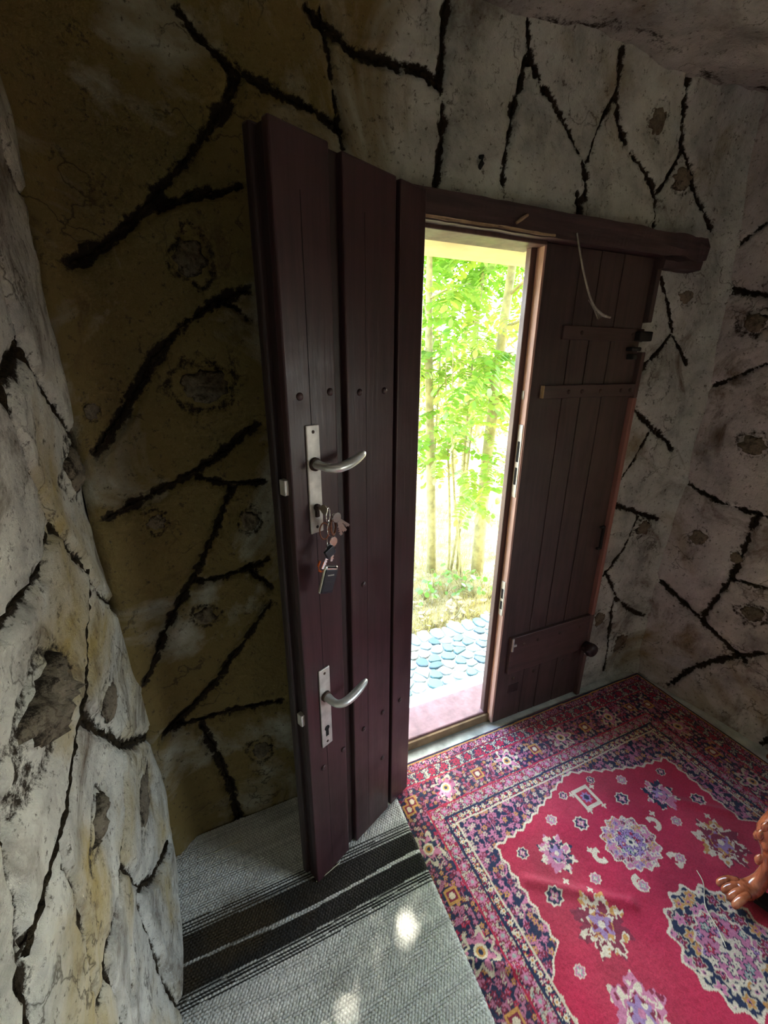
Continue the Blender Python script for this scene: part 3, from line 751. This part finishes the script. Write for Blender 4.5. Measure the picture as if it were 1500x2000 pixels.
    mir(rosette, .200, -.945, .070, PINK, CREAM, WINE, 6)
    for a in [(.468, -.414, .017), (.620, -.408, .017), (.180, -.515, .020), (.446, -.520, .026), (.668, -.514, .026), (.185, -.656, .027), (.916, -.498, .018), (.934, -.635, .027)]: star(*a)
    for a in [(.736, -.458, .020), (.356, -.468, .020), (.346, -.672, .018), (.469, -.750, .018), (.775, -.656, .018), (.661, -.743, .018), (.118, -.819, .017), (.99, -.83, .017)]: star(*a, PINK, CREAM, GREEN)
    for a in [(.50, -.425), (.60, -.43), (.515, -.50), (.58, -.505), (.25, -.64), (.40, -.60), (.72, -.60), (.30, -.69), (.90, -.69)]:
        r, t, p_, q_ = local(*a); put((r < .0085 * (1 + .4 * np.cos(4 * t))), CREAM)
    for k in range(6):
        mir(star, .12 + .02 * (k % 2), -1.05 - .12 * k, .022); 
    # borders
    band(.014, .044, RED, [PINK, CREAM, OCHRE, NAVY], .016, 2, NAVY)
    band(.050, .096, rr(CREAM, .8), [RED, NAVY, GREEN, WINE], .018, 4, NAVY)
    m = (d >= .102) & (d < .212); put(m, NAVY); vines(m, .028, 8, rr(PINK, .8), .16); flowers(m, .019, 9, [rr(PINK, .8), WINE, OCHRE, RED, rr(CREAM, .8)], rr(WINE, .7), .31)
    p = .15; t = (A / p + .3) % 1 - .5; rad = np.hypot(t * p, d - .157); an = np.arctan2(d - .157, t * p)
    kk = np.floor(A / p + .3).astype(int) % 2
    big = m & (kk == 0); jag = 1 + .25 * np.cos(7 * an)
    n9 = fbm(U, V, 70, 2); put(big & (rad < .048 * jag) & (n9 > -.12), rr(CREAM, .85)); put(big & (rad < .036 * jag), PINK); put(big & (rad < .036 * jag) & (n9 > .12), NAVY); put(big & (rad < .020), CREAM); put(big & (rad < .013), OCHRE); put(big & (rad < .007), NAVY)
    sm = m & (kk == 1); q = np.maximum(np.abs(t * p), np.abs(d - .157)); put(sm & (q < .022), OCHRE); put(sm & (q < .015), WINE); put(sm & (rad < .010), CREAM)
    band(.218, .258, rr(CREAM, .75), [PINK, RED, NAVY, GREEN], .016, 6, WINE)
    band(.266, .291, rr(RED, .8), [CREAM, PINK, NAVY, OCHRE], .013, 7, NAVY)
    for a, b, c in [(0, .008, NAVY), (.008, .014, OCHRE), (.044, .050, WINE), (.096, .102, RED), (.212, .218, RED), (.258, .266, NAVY), (.291, .297, rr(CREAM, .9))]:
        put((d >= a) & (d < b), c)
    # left border is older and duller (worn): ochre tint in the near corner
    wear = np.clip(fbm(X + 2, Y, 5, 3) + .25, 0, .6); C = C * (1 - .18 * wear[..., None]) + .03 * wear[..., None] * np.array((1, .85, .6))
    wrk = lambda x0, y0, x1, y1, wd, h: h * np.exp(-(seg_dist(X, Y, [(x0, y0), (x1, y1)]) / wd) ** 2)
    Z = .010 + .0035 * fbm(X + 1, Y, 4, 2) + .0012 * fbm(X, Y, 120, 2)
    a, b = on_floor(1030, 1725), on_floor(1230, 1770); Z += wrk(a[0], a[1], b[0], b[1], .018, .010)
    a, b = on_floor(880, 1870), on_floor(1010, 1900); Z += wrk(a[0], a[1], b[0], b[1], .014, .010)
    a, b = on_floor(1290, 1560), on_floor(1420, 1590); Z += wrk(a[0], a[1], b[0], b[1], .015, .008)
    P = np.stack([X, Y, Z], -1).reshape(-1, 3)
    o = mesh_obj('persian_rug', P, grid_faces(nx, ny).reshape(-1, 4)[:, ::-1].copy(), M_RUG)
    ca = o.data.color_attributes.new('Col', 'FLOAT_COLOR', 'POINT')
    ca.data.foreach_set('color', np.concatenate([np.clip(C, 0, 1), np.ones(X.shape + (1,))], -1).astype(np.float32).ravel())
    return o
rug = build_rug()
tag(rug, 'red patterned oriental rug with navy borders and cream medallions', 'rug')

# ---------------------------------------------------------------- woven rag rug
def build_rag():
    x0, x1, y0, y1 = -.935, -.128, -.015, -1.75
    px, py = .0100, .0072
    nx = int((x1 - x0) / .00225); ny = int((y0 - y1) / .0025)
    X, Y = np.meshgrid(np.linspace(x0, x1, nx), np.linspace(y0, y1, ny), indexing='ij')
    sh = .010 * fbm(X + 1, Y, 2.2, 2)
    Yw = Y + sh
    row = np.floor(Yw / py).astype(int)
    ph = np.where(row % 2 == 0, 0, .5)
    a = (X / px + ph) % 1 - .5; b = (Yw / py) % 1 - .5
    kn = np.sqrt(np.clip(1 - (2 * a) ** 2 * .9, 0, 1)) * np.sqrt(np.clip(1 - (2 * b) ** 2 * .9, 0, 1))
    Z = .0175 + .0055 * kn + .005 * fbm(X, Y, 3, 2)
    # the right edge drops onto the red rug
    LIGHT = np.array((.62, .63, .58)); DARK = np.array((.022, .020, .017))
    C = np.empty(X.shape + (3,)); C[:] = LIGHT
    tone = 1 + .25 * vnoise(row * 1.0 + 3, X * 2) + .14 * vnoise(X / px, Yw / py); C *= tone[..., None]
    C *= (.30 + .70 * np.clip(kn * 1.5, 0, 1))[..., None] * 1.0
    def stripes(yc):
        yy = Yw + .03 * 0 - yc
        for k in range(4):
            for sgn in (-1, 1):
                c0 = sgn * (.072 + .0085 * k)
                C[np.abs(yy - c0) < .0024] = DARK
        band = (np.abs(yy) < .066) & (np.abs(yy + .006 + .004 * np.sin(X * 9)) > .0035 + .004 * np.clip(fbm(X, yy * 0 + yc, 5, 2) + .25, 0, 1))
        C[band] = DARK * 1.2
    for yc in (-.372, -1.02, -1.62): stripes(yc)
    dirt = np.clip(fbm(X + 7, Y + 3, 4.5, 4) * 1.6, 0, .5) * np.clip((-.35 - X) / .3, 0, 1)
    C = C * (1 - dirt[..., None]) + dirt[..., None] * np.array((.12, .08, .03)) * .6
    # scalloped selvage loops along the right edge
    ex = x1 - X; sc = .001 + .007 * np.abs(np.sin(Yw / py * math.pi))
    Z = np.where(ex < .012, Z - (1 - ex / .012) * .006, Z)
    P = np.stack([X - np.where(ex < .0045, sc * (1 - ex / .0045), 0) + .012 * (Y + .145) * 0 - .028 * np.clip((-Y - .15) / .65, 0, 3) * np.clip(1 - ex / .5, 0, 1), Y, Z], -1).reshape(-1, 3)
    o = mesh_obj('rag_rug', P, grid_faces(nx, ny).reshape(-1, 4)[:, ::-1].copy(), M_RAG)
    ca = o.data.color_attributes.new('Col', 'FLOAT_COLOR', 'POINT')
    ca.data.foreach_set('color', np.concatenate([np.clip(C, 0, 1), np.ones(X.shape + (1,))], -1).astype(np.float32).ravel())
    return o
rag = build_rag()
tag(rag, 'pale grey woven rag rug with black stripes under the open leaf', 'rug')

# ---------------------------------------------------------------- carved table at the right edge
def wood_gloss():
    m, n, b = new_mat('glossy_orange_wood'); v = coords(n, (6, 6, 2)); f = noise(n, v, 5, 6, .6, .5)
    n.links.new(ramp(n, f, [(.3, (.16, .035, .012)), (.52, (.46, .13, .05)), (.72, (.62, .24, .11))]), b.inputs['Base Color'])
    b.inputs['Roughness'].default_value = .24; b.inputs['Coat Weight'].default_value = 1.0; b.inputs['Coat Roughness'].default_value = .12
    bump(n, b, noise(n, coords(n), 60, 4), .12, .004); return m
M_GLOSS = wood_gloss()
Q = on_floor(1462, 1752); Q[2] = 0.0; Q = Q + np.array((.0, -.005, 0))
e1 = np.array((.96, .28, 0)); e2 = np.array((.28, -.96, 0))
tb = empty('side_table', tuple(Q)); tag(tb, 'glossy orange brown carved table with cabriole legs and claw feet on the red rug', 'table')
def cab_leg(parent, org, out, name='cabriole_leg'):
    out = Vector(out).normalized(); up = Vector((0, 0, 1)); o = Vector(org)
    prof = [(.055, .030, .026), (.030, .034, .030), (.006, .050, .027), (-.010, .085, .022), (-.014, .130, .021), (-.008, .180, .024), (.004, .225, .029), (.016, .262, .038), (.022, .295, .040), (.016, .330, .036), (.004, .362, .040), (-.004, .40, .040)]
    pts = smooth_path([o + out * a + up * z for a, z, r in prof], 4); rad = lerp_list([r for a, z, r in prof], len(pts))
    lg = tube(name, pts, rad, M_GLOSS, parent, seg=16, flat=.92, up=tuple(out.cross(up)))
    side = out.cross(up)
    for k, s_ in enumerate((-.026, -.009, .009, .026)):            # claw toes
        t = [o + out * .040 + side * s_ * .7 + up * .046, o + out * .068 + side * s_ + up * .042, o + out * .086 + side * s_ * 1.15 + up * .024, o + out * .088 + side * s_ * 1.15 + up * .012]
        tp = smooth_path(t, 4); tube('toe', tp, lerp_list([.010, .012, .011, .006], len(tp)), M_GLOSS, lg, seg=8)
    for a, z, s_ in ((.062, .285, 0), (.052, .262, .014), (.052, .262, -.014), (.035, .175, .0), (.058, .315, .0)):    # carved knee leaf
        c = o + out * (a - .004) + side * s_ + up * z
        V, Fc = tube_data([c - up * .022, c - up * .012, c, c + up * .012, c + up * .022], [.002, .008, .011, .008, .002], 8); mesh_obj('carved_leaf', V, Fc, M_GLOSS, lg)
    return lg
s1, s2 = .62, .46
cs = [np.zeros(3), e1 * s1, e1 * s1 + e2 * s2, e2 * s2]; cen = sum(cs) / 4
for c_ in cs: cab_leg(tb, c_ + np.array((0, 0, .012)), c_ - cen)
def quad_box(name, c4, z0, z1, mat, parent, grow=0.0):
    cc = sum(c4) / len(c4); V = []
    for z in (z0, z1):
        for c_ in c4:
            dv = c_ - cc; V.append(tuple((cc + dv * (1 + grow / np.linalg.norm(dv)))[:2]) + (z,))
    return mesh_obj(name, V, [(3, 2, 1, 0), (4, 5, 6, 7), (0, 1, 5, 4), (1, 2, 6, 5), (2, 3, 7, 6), (3, 0, 4, 7)], mat, parent, smooth=False)
quad_box('apron', cs, .37, .425, M_GLOSS, tb, .02); quad_box('table_top', cs, .425, .452, M_GLOSS, tb, .06)
for a, b in ((0, 3), (1, 2)):                                        # low dark bars added to stand in for the leg's shadow
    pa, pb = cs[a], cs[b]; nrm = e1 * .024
    quad_box('shadow_bar', [pa + nrm, pa - nrm, pb - nrm, pb + nrm], .022, .040, M_BLACK, tb)

# ---------------------------------------------------------------- outside: ground, paving
GZ = -.06
xs = np.linspace(-6, 16, 140); ys = np.concatenate([np.linspace(.30, 4, 90), np.linspace(4.15, 24, 50)])
X, Y = np.meshgrid(xs, ys, indexing='ij')
Zg = GZ - .03 + .05 * fbm(X, Y, 1.5, 3) * np.clip((Y - .7) / .6, 0, 1) + .06 * np.clip(Y - 3, 0, 30) + .02 * fbm(X, Y, 8, 2) * np.clip((Y - .7) / .3, 0, 1)
gr = mesh_obj('ground', np.stack([X, Y, Zg], -1).reshape(-1, 3), grid_faces(140, 140).reshape(-1, 4), M_SOIL)
gr.data.flip_normals() if gr.data.polygons[0].normal.z < 0 else None
tag(gr, 'dry litter covered garden ground rising behind the saplings', 'ground', kind='structure')
pv = box('paving', -.3, 1.3, .30, .80, GZ - .06, GZ - .004, simple('pale_grout', (.40, .43, .42), .85, scale=30, var=.2, bstr=.3), bevel=.004)
tag(pv, 'mosaic paving pad of flat cut pebbles outside the sill', 'paving', kind='structure')
pv2 = box('grout_bed', -.3, 1.3, .186, .302, GZ - .06, GZ - .004, pv.data.materials[0], pv, 0)
M_ST = [simple('pebble_%s' % nme, c, .55, scale=14, var=.18, bstr=.1) for nme, c in (('pale', (.24, .32, .32)), ('teal', (.085, .17, .18)), ('slate', (.06, .11, .13)), ('white', (.42, .46, .44)), ('sand', (.27, .27, .23)))]
def voronoi_stones():
    pts = []; sx_, sy_ = .082, .062
    k = 0; yy = .20
    while yy < .80:
        xx = -.02 + (k % 2) * sx_ / 2
        while xx < 1.12:
            pts.append((xx + rng.uniform(-.027, .027), yy + rng.uniform(-.020, .020))); xx += sx_
        yy += sy_; k += 1
    pts = np.array(pts); n = 0
    for i, p in enumerate(pts):
        if not (.0 < p[0] < 1.1 and .19 < p[1] < .795): continue
        poly = [p + np.array(q) for q in ((-.09, -.09), (.09, -.09), (.09, .09), (-.09, .09))]
        dd_ = np.hypot(*(pts - p).T)
        for j in np.argsort(dd_)[1:14]:
            q = pts[j]; m = (p + q) / 2; nv = q - p; out = []
            for a in range(len(poly)):
                A_, B_ = poly[a], poly[(a + 1) % len(poly)]; da, db = (A_ - m) @ nv, (B_ - m) @ nv
                if da <= 0: out.append(A_)
                if da * db < 0: out.append(A_ + (B_ - A_) * (da / (da - db)))
            poly = out
            if len(poly) < 3: break
        if len(poly) < 3: continue
        poly = [p + (q - p) * .90 for q in poly]
        for _ in range(2):
            poly = [x for a in range(len(poly)) for x in (poly[a] * .78 + poly[(a + 1) % len(poly)] * .22, poly[a] * .22 + poly[(a + 1) % len(poly)] * .78)]
        poly = [q for a, q in enumerate(poly) if a % 2 == 0]
        if n >= 298: break
        zt = GZ + .008 + rng.uniform(-.001, .002); m_ = len(poly)
        V = [(q[0] - p[0], q[1] - p[1], GZ - .006) for q in poly] + [(q[0] - p[0], q[1] - p[1], zt - .003) for q in poly] + [((q[0] - p[0]) * .9, (q[1] - p[1]) * .9, zt) for q in poly]
        Fc = [(l * m_ + a, l * m_ + (a + 1) % m_, (l + 1) * m_ + (a + 1) % m_, (l + 1) * m_ + a) for l in range(2) for a in range(m_)] + [tuple(2 * m_ + a for a in range(m_))]
        o = mesh_obj('paving_stone', V, Fc, M_ST[rng.choice(5, p=[.36, .26, .12, .18, .08])], pv, smooth=False); o.location = (p[0], p[1], 0); n += 1
voronoi_stones()

# ---------------------------------------------------------------- outside: saplings
def frond_geo(n_pairs, L, seed, width=.011, ll=.026):
    r = np.random.default_rng(seed); V = []; Fc = []
    def leaflet(base, dirv, nrm, l, wd):
        dirv = dirv / np.linalg.norm(dirv); sd = np.cross(nrm, dirv); k = len(V)
        for t, w_ in ((0, .05), (.25, .85), (.6, 1.0), (.88, .55)):
            droop = -.18 * l * t * t
            for s_ in ((-1, 1)): V.append(base + dirv * l * t + sd * wd * w_ * s_ + np.array((0, 0, droop + .0)))
        V.append(base + dirv * l + np.array((0, 0, -.2 * l)))
        for a in range(3): Fc.append((k + 2 * a, k + 2 * a + 1, k + 2 * a + 3, k + 2 * a + 2))
        Fc.append((k + 6, k + 7, k + 8))
    prev = None; path = []
    for i in range(n_pairs + 1):
        t = (i + .8) / (n_pairs + 1); x = L * t; z = -.35 * L * t * t; path.append(np.array((x, 0, z)))
        if i == n_pairs: leaflet(path[-1], np.array((1, 0, -.4)), np.array((0, 0, 1.)), ll, width); break
        for s_ in (-1, 1):
            j = r.uniform(-.25, .25, 3); l = ll * r.uniform(.8, 1.15) * (1 - .25 * abs(t - .5))
            leaflet(path[-1], np.array((.35 + j[0], s_, j[1] * .8 - .15)), np.array((j[2], j[0], 1.0)), l, width * r.uniform(.85, 1.15))
    k = len(V); P = [np.zeros(3)] + path
    for q in P: V += [q + np.array((0, .0013, 0)), q + np.array((0, -.0013, 0)), q + np.array((0, 0, .002))]
    for i in range(len(P) - 1):
        for a in range(3):
            b = (a + 1) % 3; Fc.append((k + 3 * i + a, k + 3 * i + b, k + 3 * i + 3 + b, k + 3 * i + 3 + a))
    return V, Fc
FR = []
for i in range(5):
    V, Fc = frond_geo(7 + i % 3, .26 + .03 * i, 40 + i, .019 + .0015 * i, .066 + .005 * i)
    me = bpy.data.meshes.new('leaf'); me.from_pydata([tuple(map(float, v)) for v in V], [], Fc); me.update(); me.materials.append(M_LEAF if i % 2 else M_LEAF2); FR.append((me, np.array(V), Fc))
def sapling(base, height, r, lean, label, nb, seed, z_lo=.5, group=None, name='sapling', frs=1.0, crown=0):
    rr_ = np.random.default_rng(seed); root = empty(name, base); tag(root, label, 'tree', group)
    pts = [Vector((lean[0] * t + .04 * math.sin(3 * t + seed), lean[1] * t + .04 * math.sin(4 * t + 1 + seed), height * t)) for t in np.linspace(0, 1, 9)]
    tube('trunk', [p - Vector((0, 0, .04)) if i == 0 else p for i, p in enumerate(pts)], lerp_list([r * 1.15, r, r * .85, r * .6, r * .25], 9), M_BARK, root, seg=9)
    fronds = []
    for b in range(nb):
        t = z_lo + (1 - z_lo) * (b + .5) / nb; f = t * 8; i = min(7, int(f)); p = pts[i].lerp(pts[i + 1], f - i)
        az = rr_.uniform(0, 2 * math.pi); L = rr_.uniform(.35, .75) * (1.15 - .5 * t)
        dr = Vector((math.cos(az), math.sin(az), rr_.uniform(.2, .8)))
        bp = [p, p + dr * L * .4, p + dr * L * .75 + Vector((0, 0, -.02)), p + dr * L + Vector((0, 0, -.10 * L))]
        tube('branch', bp, [r * .28, r * .2, r * .13, .003], M_BARK, root, seg=5)
        for k in range(5):
            q = bp[0].lerp(bp[3], .3 + .17 * k); a2 = az + (1 if k % 2 else -1) * rr_.uniform(.4, 1.2)
            me = FR[rr_.integers(5)][0]; o = bpy.data.objects.new('leaf', me); link(o, root); o.location = q
            o.rotation_euler = (rr_.uniform(-.5, .5), rr_.uniform(-.25, .55), a2); sc = rr_.uniform(.75, 1.15) * frs; o.scale = (sc, sc, sc)
    if crown:
        VV = []; FF = []
        top = np.array(pts[-1]) ; cnt = 0
        for k in range(crown):
            me, fv, ff = FR[rr_.integers(5)]
            dirn = rr_.normal(size=3); dirn /= np.linalg.norm(dirn); c = top + dirn * np.array((1.15, 1.15, .8)) * rr_.uniform(.25, 1.0) ** .5 + np.array((0, 0, .1))
            m = np.array((Matrix.Rotation(rr_.uniform(0, 6.28), 3, 'Z') @ Matrix.Rotation(rr_.uniform(-.4, .6), 3, 'Y') @ Matrix.Rotation(rr_.uniform(-.6, .6), 3, 'X')))
            VV.append(fv @ m.T + c); FF += [tuple(i + cnt for i in f_) for f_ in ff]; cnt += len(fv)
        o = mesh_obj('crown_foliage', np.concatenate(VV).tolist(), FF, M_LEAF, root, smooth=False); o['kind'] = 'stuff'
    return root
def gp(x, y, z=GZ): p = on_floor(x, y, z - .02); return (float(p[0]), float(p[1]), z - .03)
sapling(gp(838, 1112), 3.1, .036, (-.02, .10), 'leafy locust sapling with a straight pale trunk next to thin shoots', 10, 3, .42, crown=260)
sapling(gp(936, 1118), 3.3, .046, (.20, .16), 'thicker greenish locust sapling leaning away from the paving', 10, 11, .36, crown=620)
for i, (x, y, h, ln) in enumerate([(876, 1120, 2.0, (.15, .0)), (868, 1128, 1.8, (.02, .1)), (888, 1112, 2.3, (.22, .15)), (905, 1125, 1.9, (-.25, .0)), (852, 1105, 2.1, (.06, .3))]):
    sapling(gp(x, y), h, .010, ln, 'thin locust shoot with feathery leaves between the two saplings', 8, 20 + i, .35, 'thin locust shoots', 'locust_shoot', .85)
for i, (x, y, h) in enumerate([(1.5, 3.3, 3.0), (2.3, 3.0, 3.1), (3.0, 4.3, 3.4), (2.1, 4.6, 3.3), (3.3, 3.1, 3.0)]):
    sapling((x, y, GZ - .03 + .06 * max(0, y - 3)), h, .04, (.1, .1), 'sunlit locust sapling standing farther back in the garden', 11, 60 + i, .2, 'saplings farther back', 'sapling', 1.15, crown=200)

# sunlit hedge far behind
def leaf_cloud(name, boxes, n, size, mat, seed):
    r = np.random.default_rng(seed); VV = []
    for (c, e) in boxes:
        p = np.array(c) + np.clip(r.normal(size=(n, 3)), -1.5, 1.5) * np.array(e) * .36; a = r.normal(size=(n, 3)); a /= np.linalg.norm(a, axis=1)[:, None]
        b = np.cross(a, r.normal(size=(n, 3))); b /= np.linalg.norm(b, axis=1)[:, None]; s_ = size * r.uniform(.6, 1.3, (n, 1))
        VV.append(np.stack([p - a * s_, p + b * s_ * .5, p + a * s_, p - b * s_ * .5], 1).reshape(-1, 3))
    V = np.concatenate(VV); return mesh_obj(name, V, np.arange(len(V)).reshape(-1, 4), mat, smooth=False)
for i, (x, y, z) in enumerate([(3.2, 7.4, .9), (5.0, 6.6, .8), (6.8, 6.0, .9), (4.6, 9.5, 1.4), (7.2, 9.0, 1.3)]):
    sh = leaf_cloud('shrub', [((x, y, z), (1.3, 1.0, 1.2))], 1800, .06, M_LEAF2, 80 + i)
    tag(sh, 'sunlit bright green shrub at the far end of the garden', 'shrub', 'shrubs at the far end')
# low leafy ground plants at the saplings' feet
def plant(x, y, seed, label='low green plant with rounded leaves at the foot of the saplings'):
    r = np.random.default_rng(seed); b = gp(x, y); root = empty('ground_plant', b); tag(root, label, 'plant', 'low plants at the saplings')
    for k in range(16):
        az = r.uniform(0, 6.28); L = r.uniform(.05, .14); h = r.uniform(.05, .18); tip = Vector((math.cos(az) * L, math.sin(az) * L, h)); s_ = r.uniform(.013, .024)
        st = tube('stem', [(0, 0, 0), tip * .6 + Vector((0, 0, .02)), tip], .0018, M_BARK, root, seg=4)
        sd = Vector((-math.sin(az), math.cos(az), 0)); fw = Vector((math.cos(az), math.sin(az), -.2))
        V = [tip + fw * (s_ * (1 - math.cos(t))) + sd * (s_ * .85 * math.sin(t)) + Vector((0, 0, .006 * math.cos(t))) for t in np.linspace(0, 2 * math.pi, 9)[:-1]]
        mesh_obj('leaf', V, [tuple(range(8))], M_LEAF, root, smooth=False)
for i, (x, y) in enumerate([(845, 1150), (870, 1160), (900, 1150), (925, 1165), (945, 1150), (830, 1170), (955, 1170), (890, 1135)]): plant(x, y, 100 + i)
# dry grass and fallen leaves
def blades(n):
    r = np.random.default_rng(5); y = .86 + r.random(n) ** 1.5 * 4.0; x = .2 + (y - .2) * .75 + r.normal(size=n) * (.35 + .25 * y)
    az = r.uniform(0, 6.28, n); h = r.uniform(.04, .14, n); bend = r.uniform(.2, 1.2, n) * h; w_ = .003
    z0 = GZ - .05 + .06 * np.clip(y - 3, 0, 30); ca, sa = np.cos(az), np.sin(az)
    A_ = np.stack([x - sa * w_, y + ca * w_, z0], 1); B_ = np.stack([x + sa * w_, y - ca * w_, z0], 1); Cc = np.stack([x + ca * bend, y + sa * bend, z0 + h], 1)
    V = np.stack([A_, B_, Cc], 1).reshape(-1, 3); return mesh_obj('dry_grass', V, np.arange(len(V)).reshape(-1, 3), M_GRASS, smooth=False)
tag(blades(14000), 'dry yellow grass and stalks covering the garden ground', 'grass', kind='stuff')
fm_ = bpy.data.meshes.new('fallen_leaf'); fm_.from_pydata([(-.035, 0, .004), (-.015, .016, .010), (.015, .014, .004), (.035, 0, .012), (.012, -.016, .006), (-.014, -.015, .002)], [], [(0, 1, 2, 3, 4, 5)]); fm_.update(); fm_.materials.append(M_LITTER)
for i in range(60):
    p = on_floor(rng.uniform(810, 960), rng.uniform(1165, 1240), GZ)
    if p[1] < .84: continue
    o = link(bpy.data.objects.new('fallen_leaf', fm_)); o.location = (p[0], p[1], GZ + rng.uniform(-.012, .004)); o.rotation_euler = (rng.uniform(-.3, .3), rng.uniform(-.3, .3), rng.uniform(0, 6.28)); s_ = rng.uniform(.6, 1.3); o.scale = (s_, s_, s_)
    tag(o, 'dry fallen leaf lying on the litter beyond the paving', 'leaf', 'fallen dry leaves')

# ---------------------------------------------------------------- small things
p = on_y(937, 318, -.004)
nl = mesh_obj('hole_stub', *tube_data([p + np.array((.002, .01, -.016)), p + np.array((0, -.012, -.004)), p + np.array((-.001, -.012, .010)), p + np.array((0, .01, .016))], [.006, .007, .006, .005], 7), M_HOLE)  # dark stub put in where the plaster has a nail hole
tag(nl, 'dark stub for a nail hole in the plaster above the lintel', 'hole stub')
M_STRAW = simple('cream_thread', (.62, .56, .40), .9, bstr=0)
def lying(name, px, z, r, label, cat):
    pts = smooth_path([on_floor(x, y, z) for x, y in px], 6)
    tag(tube(name, pts, r, M_STRAW, seg=5), label, cat)
lying('loose_thread', [(1361, 1700), (1374, 1726), (1378, 1770), (1404, 1817), (1418, 1850)], .0145, .0013, 'loose cream thread lying across the navy medallion of the red rug', 'thread')
lying('straw', [(618, 1722), (640, 1705), (664, 1684)], .026, .0012, 'dry straw lying along the bottom edge of the open door leaf', 'straw')
lying('straw', [(420, 1665), (445, 1652), (472, 1642)], .025, .0010, 'dry straw lying on the dark rag rug behind the open leaf', 'straw')
